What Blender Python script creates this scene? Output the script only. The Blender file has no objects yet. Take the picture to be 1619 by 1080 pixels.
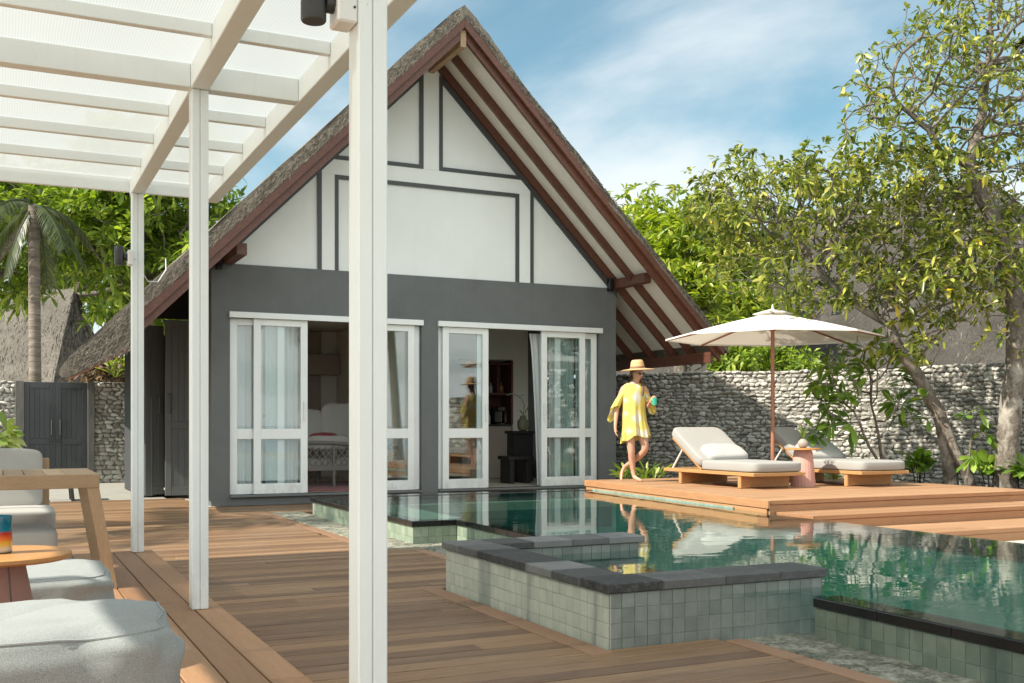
import bpy, bmesh, math, random
import numpy as np
from mathutils import Vector, Matrix
R = math.radians
rnd = random.Random(7)
npr = np.random.default_rng(11)
scene = bpy.context.scene
COL = scene.collection
PI = math.pi
CAM_YAW = math.atan2(810, 1679.0)
CS, SN = math.cos(CAM_YAW), math.sin(CAM_YAW)
CAM_H = 1.155

def at(u, v, d):
    """a point d metres into the view, used to plan where trees and plants stand"""
    l = (u - 810) / 1679.0 * d
    return Vector((l * CS + d * SN, d * CS - l * SN, CAM_H + (672 - v) / 1679.0 * d))

# ------------------------------------------------------------------ objects
def tag(o, label=None, cat=None, group=None, kind=None):
    if label: o['label'] = label
    if cat: o['category'] = cat
    if group: o['group'] = group
    if kind: o['kind'] = kind
    return o

def thing(name, label, cat, loc=(0, 0, 0), rz=0, group=None):
    o = bpy.data.objects.new(name, None)
    o.empty_display_size = .1
    COL.objects.link(o)
    o.location = loc
    o.rotation_euler = (0, 0, rz)
    return tag(o, label, cat, group)

def adopt(o, parent):
    if parent is not None:
        o.parent = parent
        m = Matrix.Identity(4)
        p = parent
        chain = []
        while p is not None:
            chain.append(p); p = p.parent
        for p in reversed(chain):
            if p.type == 'EMPTY':
                m = m @ (Matrix.Translation(p.location) @ p.rotation_euler.to_matrix().to_4x4())
        o.matrix_parent_inverse = m.inverted() if parent.type == 'EMPTY' else Matrix.Identity(4)
    return o

def copy_tree(o, parent=None):
    c = o.copy()
    COL.objects.link(c)
    if parent is not None:
        mi = o.matrix_parent_inverse.copy()
        c.parent = parent
        c.matrix_parent_inverse = mi
    for ch in list(o.children):
        copy_tree(ch, c)
    return c

class MB:
    """collects geometry and links it as ONE mesh object"""
    def __init__(s):
        s.v = []; s.f = []; s.m = []; s.mi = 0
    def add(s, vs, fs):
        n = len(s.v)
        s.v.extend([tuple(p) for p in vs])
        s.f.extend([tuple(i + n for i in f) for f in fs])
        s.m.extend([s.mi] * len(fs))
        return s
    def box(s, x0, x1, y0, y1, z0, z1):
        if x0 > x1: x0, x1 = x1, x0
        if y0 > y1: y0, y1 = y1, y0
        if z0 > z1: z0, z1 = z1, z0
        vs = [(x, y, z) for z in (z0, z1) for y in (y0, y1) for x in (x0, x1)]
        return s.add(vs, [(0, 2, 3, 1), (4, 5, 7, 6), (0, 1, 5, 4), (2, 6, 7, 3), (0, 4, 6, 2), (1, 3, 7, 5)])
    def cbox(s, x0, x1, y0, y1, z0, z1, b=.004, M=None):
        """box with chamfered edges"""
        if x0 > x1: x0, x1 = x1, x0
        if y0 > y1: y0, y1 = y1, y0
        if z0 > z1: z0, z1 = z1, z0
        b = min(b, (x1 - x0) * .45, (y1 - y0) * .45, (z1 - z0) * .45)
        lo = (x0, y0, z0); hi = (x1, y1, z1)
        vs = []; idx = {}
        for sx in (0, 1):
            for sy in (0, 1):
                for sz in (0, 1):
                    sg = (sx, sy, sz)
                    for ax in range(3):
                        p = []
                        for k in range(3):
                            e = hi[k] if sg[k] else lo[k]
                            if k != ax: e += -b if sg[k] else b
                            p.append(e)
                        idx[(sx, sy, sz, ax)] = len(vs)
                        vs.append(Vector(p))
        fs = []
        for ax in range(3):
            a2, a3 = (ax + 1) % 3, (ax + 2) % 3
            for sd in (0, 1):
                q = []
                for (p2, p3) in ((0, 0), (1, 0), (1, 1), (0, 1)):
                    k = [0, 0, 0]; k[ax] = sd; k[a2] = p2; k[a3] = p3
                    q.append(idx[(k[0], k[1], k[2], ax)])
                fs.append(tuple(q) if sd else tuple(reversed(q)))
        for ax in range(3):                      # edges along ax
            a2, a3 = (ax + 1) % 3, (ax + 2) % 3
            for p2 in (0, 1):
                for p3 in (0, 1):
                    k0 = [0, 0, 0]; k0[a2] = p2; k0[a3] = p3; k1 = list(k0); k1[ax] = 1
                    q = (idx[(*k0, a2)], idx[(*k1, a2)], idx[(*k1, a3)], idx[(*k0, a3)])
                    fs.append(q if p2 == p3 else tuple(reversed(q)))
        for sx in (0, 1):
            for sy in (0, 1):
                for sz in (0, 1):
                    q = tuple(idx[(sx, sy, sz, a)] for a in range(3))
                    fs.append(q if (sx + sy + sz) % 2 else tuple(reversed(q)))
        if M is not None: vs = [M @ p for p in vs]
        return s.add(vs, fs)
    def bar(s, a, b, w, h, up=(0, 0, 1), c=.004):
        """chamfered bar from a to b; w sideways, h along up"""
        a = Vector(a); b = Vector(b); d = b - a; L = d.length; d.normalize()
        u = Vector(up); sd = d.cross(u).normalized(); u = sd.cross(d).normalized()
        M = Matrix(((d.x, sd.x, u.x, a.x), (d.y, sd.y, u.y, a.y), (d.z, sd.z, u.z, a.z), (0, 0, 0, 1)))
        return s.cbox(0, L, -w / 2, w / 2, -h / 2, h / 2, c, M)
    def tube(s, pts, rad, n=8, cap=True):
        pts = [Vector(p) for p in pts]
        if not hasattr(rad, '__len__'): rad = [rad] * len(pts)
        vs = []; fs = []
        prev = None
        for i, p in enumerate(pts):
            t = (pts[min(i + 1, len(pts) - 1)] - pts[max(i - 1, 0)])
            if t.length < 1e-9: t = Vector((0, 0, 1))
            t.normalize()
            if prev is None:
                a = Vector((1, 0, 0)) if abs(t.x) < .8 else Vector((0, 1, 0))
                prev = (a - t * a.dot(t)).normalized()
            else:
                q = prev - t * prev.dot(t)
                prev = q.normalized() if q.length > 1e-6 else prev
            bt = t.cross(prev)
            for k in range(n):
                an = 2 * PI * k / n
                vs.append(p + (prev * math.cos(an) + bt * math.sin(an)) * rad[i])
        for i in range(len(pts) - 1):
            for k in range(n):
                a = i * n + k; b = i * n + (k + 1) % n
                fs.append((a, b, b + n, a + n))
        if cap:
            fs.append(tuple(range(n - 1, -1, -1)))
            fs.append(tuple(range((len(pts) - 1) * n, len(pts) * n)))
        return s.add(vs, fs)
    def lathe(s, prof, n=24, c=(0, 0, 0), M=None, wob=None):
        vs = []; fs = []
        for (r, z) in prof:
            for k in range(n):
                a = 2 * PI * k / n
                rr = r * (1 + (wob(a, z) if wob else 0))
                p = Vector((rr * math.cos(a), rr * math.sin(a), z))
                if M is not None: p = M @ p
                vs.append(p + Vector(c))
        for i in range(len(prof) - 1):
            for k in range(n):
                a = i * n + k; b = i * n + (k + 1) % n
                fs.append((a, b, b + n, a + n))
        if prof[0][0] > 1e-4: fs.append(tuple(range(n - 1, -1, -1)))
        if prof[-1][0] > 1e-4: fs.append(tuple(range((len(prof) - 1) * n, len(prof) * n)))
        return s.add(vs, fs)
    def prism(s, poly, axis, a0, a1):
        """polygon in the two other axes (in xyz order) pushed along axis from a0 to a1"""
        def put(p, a):
            q = list(p); q.insert(axis, a); return tuple(q)
        n = len(poly)
        vs = [put(p, a0) for p in poly] + [put(p, a1) for p in poly]
        fs = [tuple(range(n)), tuple(range(2 * n - 1, n - 1, -1))]
        fs += [(i, i + n, (i + 1) % n + n, (i + 1) % n) for i in range(n)]
        return s.add(vs, fs)
    def grid(s, fn, nu, nv, closed_u=False):
        vs = [fn(i / (nu - (0 if closed_u else 1)), j / (nv - 1)) for j in range(nv) for i in range(nu)]
        fs = []
        for j in range(nv - 1):
            for i in range(nu - (0 if closed_u else 1)):
                a = j * nu + i; b = j * nu + (i + 1) % nu
                fs.append((a, b, b + nu, a + nu))
        return s.add(vs, fs)
    def pillow(s, c, sx, sy, sz, M=None, e=.55, nu=28, nv=14, sag=0.0, seam=True, crease=.0, seed=0):
        """soft box: superellipsoid, slightly uneven"""
        rr = random.Random(seed)
        ph = [rr.uniform(0, 6.3) for _ in range(6)]
        def sp(x, p): return math.copysign(abs(x) ** p, x)
        def fn(a, b):
            th = 2 * PI * a; la = -PI / 2 + PI * b
            x = sp(math.cos(la), e) * sp(math.cos(th), e)
            y = sp(math.cos(la), e) * sp(math.sin(th), e)
            z = sp(math.sin(la), e * 1.15)
            k = 1 + crease * (math.sin(5 * x + ph[0]) * math.sin(4 * y + ph[1]) + .6 * math.sin(9 * x + ph[2] + 3 * z) * math.sin(8 * y + ph[3]))
            zz = z * k
            if z > 0: zz -= sag * math.exp(-(x * x + y * y) * 1.6)
            p = Vector((x * sx / 2 * (1 + .3 * crease * math.sin(6 * y + ph[4])), y * sy / 2 * (1 + .3 * crease * math.sin(5 * x + ph[5])), zz * sz / 2))
            if M is not None: p = M @ p
            return p + Vector(c)
        return s.grid(fn, nu, nv, True)
    def build(s, name, mats, parent=None, smooth=False, angle=40):
        me = bpy.data.meshes.new(name)
        me.from_pydata(s.v, [], s.f)
        if not isinstance(mats, (list, tuple)): mats = [mats]
        for m in mats: me.materials.append(m)
        if len(mats) > 1: me.polygons.foreach_set('material_index', s.m)
        if smooth:
            me.polygons.foreach_set('use_smooth', [True] * len(me.polygons))
            me.set_sharp_from_angle(angle=R(angle))
        me.validate(); me.update()
        bm = bmesh.new(); bm.from_mesh(me)
        bmesh.ops.recalc_face_normals(bm, faces=bm.faces)
        bm.to_mesh(me); bm.free()
        o = bpy.data.objects.new(name, me)
        COL.objects.link(o)
        return adopt(o, parent)

def mesh_np(name, V, F, mat, parent=None, smooth=False):
    """fast mesh from numpy arrays; F is a list of (k, array (n,k))"""
    me = bpy.data.meshes.new(name)
    V = np.asarray(V, dtype=np.float32)
    loops = np.concatenate([a.ravel() for _, a in F]).astype(np.int32)
    tot = np.concatenate([np.full(len(a), k) for k, a in F]).astype(np.int32)
    st = np.concatenate([[0], np.cumsum(tot)[:-1]]).astype(np.int32)
    me.vertices.add(len(V)); me.vertices.foreach_set('co', V.ravel())
    me.loops.add(len(loops)); me.loops.foreach_set('vertex_index', loops)
    me.polygons.add(len(tot)); me.polygons.foreach_set('loop_start', st)
    try: me.polygons.foreach_set('loop_total', tot)
    except Exception: pass
    if smooth: me.polygons.foreach_set('use_smooth', np.ones(len(tot), dtype=bool))
    me.materials.append(mat)
    me.update(calc_edges=True); me.validate()
    o = bpy.data.objects.new(name, me)
    COL.objects.link(o)
    return adopt(o, parent)

# ------------------------------------------------------------------ materials
class G:
    """small node-graph writer"""
    def __init__(s, name):
        s.m = bpy.data.materials.new(name); s.m.use_nodes = True
        s.t = s.m.node_tree; s.t.nodes.clear()
        s.out = s.t.nodes.new('ShaderNodeOutputMaterial')
    def n(s, typ, **kw):
        nd = s.t.nodes.new('ShaderNode' + typ)
        for k, v in kw.items():
            if k.startswith('i_'):
                key = k[2:]
                sock = nd.inputs[int(key)] if key.isdigit() else nd.inputs[key.replace('_', ' ')]
                s.set(sock, v)
            else: setattr(nd, k, v)
        return nd
    def set(s, sock, v):
        if hasattr(v, 'outputs'): v = v.outputs[0]
        if isinstance(v, bpy.types.NodeSocket): s.t.links.new(v, sock)
        else:
            if sock.type == 'RGBA' and len(v) == 3: v = (*v, 1)
            sock.default_value = v
    def coord(s, scale=(1, 1, 1), which='Object', rot=(0, 0, 0)):
        tc = s.n('TexCoord'); mp = s.n('Mapping')
        s.t.links.new(tc.outputs[which], mp.inputs[0])
        mp.inputs['Scale'].default_value = scale
        mp.inputs['Rotation'].default_value = rot
        return mp.outputs[0]
    def noise(s, scale=5, detail=4, rough=.55, vec=None, dist=0):
        nd = s.n('TexNoise'); nd.inputs['Scale'].default_value = scale
        nd.inputs['Detail'].default_value = detail; nd.inputs['Roughness'].default_value = rough
        nd.inputs['Distortion'].default_value = dist
        if vec is not None: s.t.links.new(vec, nd.inputs['Vector'])
        return nd.outputs[0]
    def ramp(s, fac, stops, interp='LINEAR'):
        nd = s.n('ValToRGB'); cr = nd.color_ramp; cr.interpolation = interp
        while len(cr.elements) < len(stops): cr.elements.new(.5)
        for e, (p, c) in zip(cr.elements, stops):
            e.position = p
            e.color = (c, c, c, 1) if isinstance(c, (int, float)) else (*c, 1)
        s.set(nd.inputs[0], fac)
        return nd.outputs[0]
    def mix(s, fac, a, b, mode='MIX'):
        nd = s.n('Mix'); nd.data_type = 'RGBA'; nd.blend_type = mode
        s.set(nd.inputs[0], fac); s.set(nd.inputs[6], a); s.set(nd.inputs[7], b)
        return nd.outputs[2]
    def math(s, op, a, b=0.0, c=None):
        nd = s.n('Math'); nd.operation = op
        s.set(nd.inputs[0], a); s.set(nd.inputs[1], b)
        if c is not None: s.set(nd.inputs[2], c)
        return nd.outputs[0]
    def island(s):
        return s.n('NewGeometry').outputs['Random Per Island']
    def bump(s, h, strength=.3, dist=.01):
        nd = s.n('Bump'); nd.inputs['Strength'].default_value = strength; nd.inputs['Distance'].default_value = dist
        s.set(nd.inputs['Height'], h)
        return nd.outputs[0]
    def bsdf(s, color, rough=.6, normal=None, **kw):
        nd = s.n('BsdfPrincipled')
        s.set(nd.inputs['Base Color'], color); s.set(nd.inputs['Roughness'], rough)
        if normal is not None: s.set(nd.inputs['Normal'], normal)
        for k, v in kw.items(): s.set(nd.inputs[k.replace('_', ' ')], v)
        return nd.outputs[0]
    def mixs(s, fac, a, b):
        nd = s.n('MixShader'); s.set(nd.inputs[0], fac); s.set(nd.inputs[1], a); s.set(nd.inputs[2], b)
        return nd.outputs[0]
    def done(s, sh):
        s.t.links.new(sh, s.out.inputs['Surface']); return s.m

def plain(name, col, rough=.5, var=.12, scale=6, bump=0, bscale=80, **kw):
    g = G(name); v = g.coord()
    n = g.noise(scale, 5, .6, v)
    c = g.mix(n, tuple(x * (1 - var) for x in col), tuple(min(1, x * (1 + var)) for x in col))
    nm = g.bump(g.noise(bscale, 4, .6, v), bump, .004) if bump else None
    return g.done(g.bsdf(c, rough, nm, **kw))

def wood(name, stops, axis, rough=.6, stretch=14, island=True, contrast=.5, gr=30, bump=.25, weather=None):
    g = G(name)
    sc = [1, 1, 1]
    for k in range(3):
        if k != axis: sc[k] = stretch
    v = g.coord(tuple(sc))
    if island:
        r = g.island()
        off = g.n('VectorMath'); off.operation = 'ADD'
        g.t.links.new(v, off.inputs[0])
        cmb = g.n('CombineXYZ'); mul = g.math('MULTIPLY', r, 57.0)
        for k in range(3): g.set(cmb.inputs[k], mul)
        g.t.links.new(cmb.outputs[0], off.inputs[1]); v = off.outputs[0]
    grain = g.noise(gr / 10, 8, .65, v, .6)
    fine = g.noise(gr, 4, .6, v)
    if island:
        f = g.math('ADD', g.math('MULTIPLY', r, 1 - contrast), g.math('MULTIPLY', grain, contrast))
    else:
        f = grain
    col = g.ramp(f, stops)
    col = g.mix(g.math('MULTIPLY', g.ramp(fine, [(.35, 0), (.7, 1)]), .35), col, (.35, .32, .3), 'MULTIPLY')
    if weather:
        w = g.noise(1.1, 5, .6, g.coord())
        col = g.mix(g.ramp(w, [(.4, 0), (.7, weather[1])]), col, weather[0])
    return g.done(g.bsdf(col, rough, g.bump(g.math('ADD', grain, fine), bump, .003)))

def leafmat(name, stops, trans=.35, rough=.42, spec=.5, tint=(1.0, 1.15, .35)):
    g = G(name)
    r = g.island()
    n = g.noise(.8, 2, .5, g.coord())
    f = g.math('ADD', g.math('MULTIPLY', r, .85), g.math('MULTIPLY', n, .15))
    col = g.ramp(f, stops)
    p = g.bsdf(col, rough, None, Specular_IOR_Level=spec)
    t = g.n('BsdfTranslucent')
    g.set(t.inputs[0], g.mix(1.0, col, tint, 'MULTIPLY'))
    return g.done(g.mixs(trans, p, t.outputs[0]))
# ------------------------------------------------------------------ material set
def mk_white(name, col=(.78, .78, .74), rough=.42):
    g = G(name); v = g.coord()
    n = g.noise(2.3, 6, .6, v); streak = g.noise(1, 5, .6, g.coord((26, 26, 1.2)))
    c = g.mix(g.ramp(n, [(.3, 0), (.75, 1)]), tuple(x * .93 for x in col), col)
    c = g.mix(g.ramp(streak, [(.55, 0), (.8, .35)]), c, tuple(x * .82 for x in col))
    sp = g.n('SeparateXYZ'); g.t.links.new(v, sp.inputs[0])
    low = g.math('MULTIPLY', g.ramp(g.math('DIVIDE', sp.outputs[2], 1.2), [(.08, 1), (.5, 0)]), g.ramp(g.noise(9, 5, .65, g.coord((1, 1, .5))), [(.4, 0), (.75, .55)]))
    c = g.mix(low, c, (.36, .31, .25))
    ch = g.noise(46, 3, .5, g.coord((1, 1, .35))); c = g.mix(g.ramp(ch, [(.735, 0), (.75, .5)]), c, (.42, .38, .32))
    return g.done(g.bsdf(c, rough, g.bump(g.noise(1, 4, .6, g.coord((60, 60, 5))), .22, .003)))
WHITE = mk_white('white_paint', (.79, .835, .835))
DOORW = mk_white('white_door_paint', (.82, .855, .85), .38)

def mk_plaster(name, col, strength, scale=55, dirt=1.0):
    g = G(name); v = g.coord()
    n = g.noise(1.3, 6, .62, v); b = g.noise(scale, 6, .62, v, .4)
    c = g.mix(g.ramp(n, [(.3, 0), (.7, 1)]), tuple(x * (1 - .12 * dirt) for x in col), tuple(x * (1 + .08 * dirt) for x in col))
    st = g.noise(1, 6, .6, g.coord((7, 7, .5))); c = g.mix(g.ramp(st, [(.5, 0), (.8, .28 * dirt)]), c, tuple(x * .7 for x in col))
    pt_ = g.noise(3.1, 3, .5, v); c = g.mix(g.ramp(pt_, [(.62, 0), (.66, .12 * dirt)]), c, tuple(min(1, x * 1.25) for x in col))
    return g.done(g.bsdf(c, .85, g.bump(b, strength, .012)))
GREY = mk_plaster('grey_plaster', (.142, .152, .153), .6)
GABLE = mk_plaster('white_plaster', (.83, .865, .855), .12, 70, .35)
TRIM = plain('dark_trim_paint', (.06, .066, .068), .5, .1)
SOFFIT = plain('soffit_white', (.82, .82, .77), .6, .06)
REDWOOD = wood('red_brown_timber', [(.2, (.06, .022, .014)), (.5, (.125, .046, .028)), (.8, (.19, .075, .042))], 1, .45, 9, False, bump=.3)
DECK = wood('weathered_deck_wood', [(.2, (.07, .034, .02)), (.4, (.168, .092, .046)), (.6, (.275, .16, .08)), (.82, (.43, .285, .16))], 0, .55, 24, True, .72, bump=.5, weather=((.25, .2, .155), .2))
PLAT = wood('platform_deck_wood', [(.1, (.2, .098, .045)), (.5, (.33, .175, .085)), (.9, (.43, .25, .13))], 1, .55, 14, True, .6)
SUND = wood('sun_deck_wood', [(.1, (.27, .135, .065)), (.5, (.42, .235, .125)), (.9, (.54, .33, .19))], 0, .55, 14, True, .55)
FASC = wood('fascia_wood_lengthways', [(.1, (.3, .14, .06)), (.5, (.46, .235, .11)), (.9, (.56, .31, .16))], 1, .55, 12, True, .7)
FASCX = wood('fascia_wood_crossways', [(.1, (.26, .125, .06)), (.5, (.4, .21, .105)), (.9, (.5, .28, .15))], 0, .55, 12, True, .7)
TEAK = wood('teak', [(.2, (.36, .19, .07)), (.5, (.47, .26, .105)), (.8, (.56, .33, .15))], 1, .5, 12, True, .7)
TEAKX = wood('teak_crossways', [(.2, (.33, .165, .06)), (.5, (.45, .235, .09)), (.8, (.53, .3, .13))], 0, .5, 12, True, .7)
OAK = wood('pale_weathered_teak', [(.2, (.33, .215, .12)), (.5, (.43, .29, .17)), (.8, (.52, .37, .23))], 0, .6, 12, True, .6)
OAKZ = wood('pale_weathered_teak_upright', [(.2, (.33, .21, .115)), (.5, (.43, .285, .165)), (.8, (.52, .365, .225))], 2, .6, 12, True, .6)
TABW = wood('oiled_table_wood', [(.2, (.4, .17, .05)), (.5, (.52, .245, .08)), (.8, (.6, .31, .12))], 0, .35, 12, True, .7)
POLE = wood('umbrella_pole_wood', [(.2, (.28, .1, .055)), (.5, (.38, .15, .085)), (.8, (.45, .2, .12))], 2, .4, 10, False)
DARKW = wood('dark_stained_wood', [(.2, (.012, .011, .01)), (.8, (.03, .027, .025))], 0, .5, 10, False)
GATEP = wood('dark_gate_paint', [(.2, (.038, .044, .048)), (.8, (.06, .068, .073))], 2, .5, 14, True, .6, bump=.2)
GREYDOOR = wood('grey_door_paint', [(.2, (.11, .12, .124)), (.8, (.15, .163, .168))], 2, .5, 14, True, .6, bump=.2)
POST = wood('grey_weathered_post', [(.2, (.07, .07, .065)), (.8, (.2, .19, .17))], 2, .8, 10, False)

def mk_thatch(name, a, b, axis_scale=(14, 14, 1.4), rot=(0, 0, 0)):
    g = G(name); v = g.coord(axis_scale, rot=rot)
    n = g.noise(3, 8, .72, v, .8); big = g.noise(1.2, 5, .6, g.coord())
    c = g.ramp(n, [(.3, a), (.5, tuple((p + q) / 2 for p, q in zip(a, b))), (.72, b)])
    c = g.mix(g.ramp(big, [(.35, 0), (.7, .5)]), c, tuple(x * .55 for x in a))
    return g.done(g.bsdf(c, .95, g.bump(n, .9, .05)))
THATCH = mk_thatch('thatch', (.11, .093, .075), (.44, .385, .31))
THATCHL = mk_thatch('pale_grey_thatch', (.09, .08, .07), (.32, .285, .25), (9, 9, 1.2))  # paler thatch tone for the house behind the gate
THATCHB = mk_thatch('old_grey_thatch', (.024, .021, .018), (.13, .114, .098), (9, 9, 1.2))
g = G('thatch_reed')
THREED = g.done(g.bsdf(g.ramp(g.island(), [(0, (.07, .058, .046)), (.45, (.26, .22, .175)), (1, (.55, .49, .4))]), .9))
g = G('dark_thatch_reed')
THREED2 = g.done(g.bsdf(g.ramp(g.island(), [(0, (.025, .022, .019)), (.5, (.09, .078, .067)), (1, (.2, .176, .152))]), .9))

g = G('coral_stone'); v = g.coord(); r = g.island()
n = g.noise(26, 6, .65, v)
c = g.ramp(g.math('ADD', g.math('MULTIPLY', r, .6), g.math('MULTIPLY', n, .4)), [(.15, (.22, .21, .185)), (.4, (.37, .355, .32)), (.62, (.48, .465, .42)), (.85, (.6, .585, .53))])
STONE = g.done(g.bsdf(c, .9, g.bump(n, .5, .012)))
MORTAR = plain('wall_mortar', (.19, .175, .15), .95, .35, 20, .6, 60)
STONECAP = plain('pale_mortar_cap', (.45, .43, .39), .9, .2, 9, .5, 50)

def mk_tile(name, stops, rough=.35):
    g = G(name); v = g.coord(); r = g.island()
    n = g.noise(11, 6, .6, v)
    c = g.ramp(g.math('ADD', g.math('MULTIPLY', r, .3), g.math('MULTIPLY', n, .7)), stops)
    st = g.noise(1, 6, .65, g.coord((9, 9, 1.4)))
    c = g.mix(g.ramp(st, [(.55, 0), (.75, .35)]), c, (.34, .37, .32))
    return g.done(g.bsdf(c, rough, g.bump(n, .2, .004)))
TILE = mk_tile('sunlit_green_tile', [(.15, (.32, .34, .28)), (.5, (.4, .415, .35)), (.85, (.48, .49, .42))], .5)  # lighter copy of the spa tile, sunlight put into its colour
TILEG = mk_tile('deep_green_tile', [(.15, (.085, .115, .085)), (.5, (.135, .168, .128)), (.85, (.21, .24, .19))], .4)
GROUT = plain('tile_grout', (.25, .255, .22), .9, .3, 15)
g = G('dark_basalt_coping'); v = g.coord(); r = g.island(); n = g.noise(30, 6, .7, v); n2 = g.noise(3, 5, .6, v)
c = g.ramp(g.math('ADD', g.math('MULTIPLY', r, .7), g.math('MULTIPLY', n2, .3)), [(.2, (.025, .025, .024)), (.5, (.07, .07, .068)), (.8, (.2, .2, .195))])
c = g.mix(g.ramp(n, [(.5, 0), (.75, .4)]), c, (.2, .2, .19))
COPING = g.done(g.bsdf(c, .62, g.bump(n, .25, .004)))
BLACK = plain('wet_black_stone', (.012, .012, .012), .12, .4, 12, .1, 40)
g = G('rough_stone_paving'); v = g.coord(); n = g.noise(9, 8, .7, v, .6); n2 = g.noise(45, 6, .7, v)
n = g.math('ADD', g.math('MULTIPLY', n, .6), g.math('MULTIPLY', n2, .4))
c = g.ramp(n, [(.38, (.06, .065, .045)), (.48, (.2, .2, .15)), (.55, (.34, .33, .265)), (.64, (.55, .53, .44))])
PAVE = g.done(g.bsdf(c, .9, g.bump(g.math('ADD', n, n2), .9, .02)))
POOLF = mk_tile('pool_floor_tile', [(.1, (.002, .075, .062)), (.5, (.005, .115, .094)), (.9, (.01, .15, .124))], .4)
POOLW = mk_tile('pool_side_tile', [(.1, (.01, .085, .07)), (.5, (.018, .13, .11)), (.9, (.03, .17, .145))], .4)
PALE = mk_tile('pale_green_tile', [(.1, (.3, .37, .27)), (.5, (.4, .46, .35)), (.9, (.5, .55, .43))], .35)
LEDGE = plain('dark_pool_ledge', (.014, .02, .019), .5, .4, 8)

g = G('pool_water'); v = g.coord((1.0, 1.6, 1))
w1 = g.noise(5.5, 4, .55, v, .3); w2 = g.noise(1.3, 3, .5, v); w3 = g.noise(.5, 2, .5, g.coord())
h = g.math('ADD', g.math('MULTIPLY', w1, g.math('MULTIPLY', g.ramp(w3, [(.4, .12), (.65, 1)]), .5)), w2)
nm = g.bump(h, .055, .05)
lw = g.n('LayerWeight'); lw.inputs[0].default_value = .5; g.t.links.new(nm, lw.inputs['Normal'])
fr = g.math('ADD', .02, g.math('MULTIPLY', .98, g.math('POWER', lw.outputs['Facing'], 5.0)))
gl = g.n('BsdfGlossy'); gl.inputs['Roughness'].default_value = 0.0; g.t.links.new(nm, gl.inputs['Normal'])
gl.inputs['Color'].default_value = (.98, .98, .98, 1)
tr = g.n('BsdfTransparent'); tr.inputs['Color'].default_value = (.7, .95, .92, 1)
tu = g.n('BsdfDiffuse'); tu.inputs['Color'].default_value = (.002, .045, .038, 1)
WATER = g.done(g.mixs(fr, g.mixs(.25, tr.outputs[0], tu.outputs[0]), gl.outputs[0]))

def mk_glass(name, ior, tint):
    g = G(name)
    lw = g.n('LayerWeight'); lw.inputs[0].default_value = .5
    fr = g.math('ADD', ior, g.math('MULTIPLY', 1 - ior, g.math('POWER', lw.outputs['Facing'], 5.0)))
    gl = g.n('BsdfGlossy'); gl.inputs['Roughness'].default_value = 0.0
    tr = g.n('BsdfTransparent'); tr.inputs['Color'].default_value = (*tint, 1)
    return g.done(g.mixs(fr, tr.outputs[0], gl.outputs[0]))
GLASS = mk_glass('window_glass', .14, (.84, .92, .92))
CLEAR = mk_glass('clear_glass', .05, (.95, .97, .96))

def mk_fabric(name, col, scale=240, var=.1, rough=.9, bump=.35):
    g = G(name); v = g.coord()
    wx = g.n('TexWave'); wx.wave_type = 'BANDS'; wx.bands_direction = 'DIAGONAL'; wx.inputs['Scale'].default_value = scale / 3
    wx.inputs['Distortion'].default_value = 2.5; g.t.links.new(v, wx.inputs['Vector'])
    n = g.noise(scale, 3, .7, v); big = g.noise(3.5, 5, .6, v)
    c = g.mix(n, tuple(x * (1 - var * 2) for x in col), tuple(min(1, x * (1 + var * 2)) for x in col))
    c = g.mix(g.ramp(big, [(.35, 0), (.7, .3)]), c, tuple(x * .82 for x in col))
    hgt = g.math('ADD', n, g.math('MULTIPLY', wx.outputs[1], .4))
    return g.done(g.bsdf(c, rough, g.bump(hgt, bump, .002), Sheen_Weight=.15))
POUF = mk_fabric('grey_melange_fabric', (.27, .29, .287), 330, .5, bump=.6)
CUSH = mk_fabric('pale_grey_cushion', (.31, .3, .285), 260, .05)
SOFA = mk_fabric('warm_grey_cushion', (.38, .37, .345), 230, .08)
PILL = mk_fabric('light_pillow', (.42, .41, .39), 260, .04)
g = G('umbrella_canvas'); v = g.coord(); n = g.noise(300, 2, .5, v); c = g.mix(n, (.8, .785, .75), (.87, .855, .82))
t = g.n('BsdfTranslucent'); t.inputs[0].default_value = (.85, .78, .68, 1)
CANVAS = g.done(g.mixs(.25, g.bsdf(c, .9), t.outputs[0]))
g = G('curtain_fabric'); c = g.mix(g.noise(6, 3, .5, g.coord()), (.74, .78, .78), (.82, .84, .83))
t = g.n('BsdfTranslucent'); t.inputs[0].default_value = (.7, .74, .74, 1)
CURT = g.done(g.mixs(.3, g.bsdf(c, .9), t.outputs[0]))
g = G('roof_sheet')                                   # ribbed translucent roofing
wv = g.n('TexWave'); wv.bands_direction = 'X'; wv.inputs['Scale'].default_value = 22.0
g.t.links.new(g.coord(), wv.inputs['Vector'])
c = g.mix(wv.outputs[1], (.37, .385, .38), (.45, .465, .458))
t = g.n('BsdfTranslucent'); g.set(t.inputs[0], c)
tp = g.n('BsdfTransparent'); tp.inputs[0].default_value = (.92, .92, .9, 1)
a = g.mixs(.72, g.bsdf((.8, .8, .78), .5), t.outputs[0])
SHEET = g.done(g.mixs(.13, a, tp.outputs[0]))
METALB = plain('black_lamp_metal', (.03, .03, .03), .4, .2, 30)
METALW = plain('white_metal', (.72, .72, .7), .35, .05)
STEEL = plain('brushed_steel', (.45, .46, .46), .3, .1, 40, Metallic=1.0)
PINK = plain('pink_terracotta', (.5, .27, .22), .7, .08, 8, .1, 90)
PINKD = plain('dusty_pink_concrete', (.3, .165, .135), .7, .1, 8, .15, 90)
SAND = plain('pale_sand', (.5, .46, .39), .95, .16, 3, .5, 60)
CONC = plain('old_concrete_paving', (.3, .29, .255), .9, .35, 4, .4, 50)
EARTH = plain('dark_soil', (.05, .042, .033), .95, .4, 12, .6, 30)
INWALL = plain('room_plaster', (.74, .71, .64), .9, .06)
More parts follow.
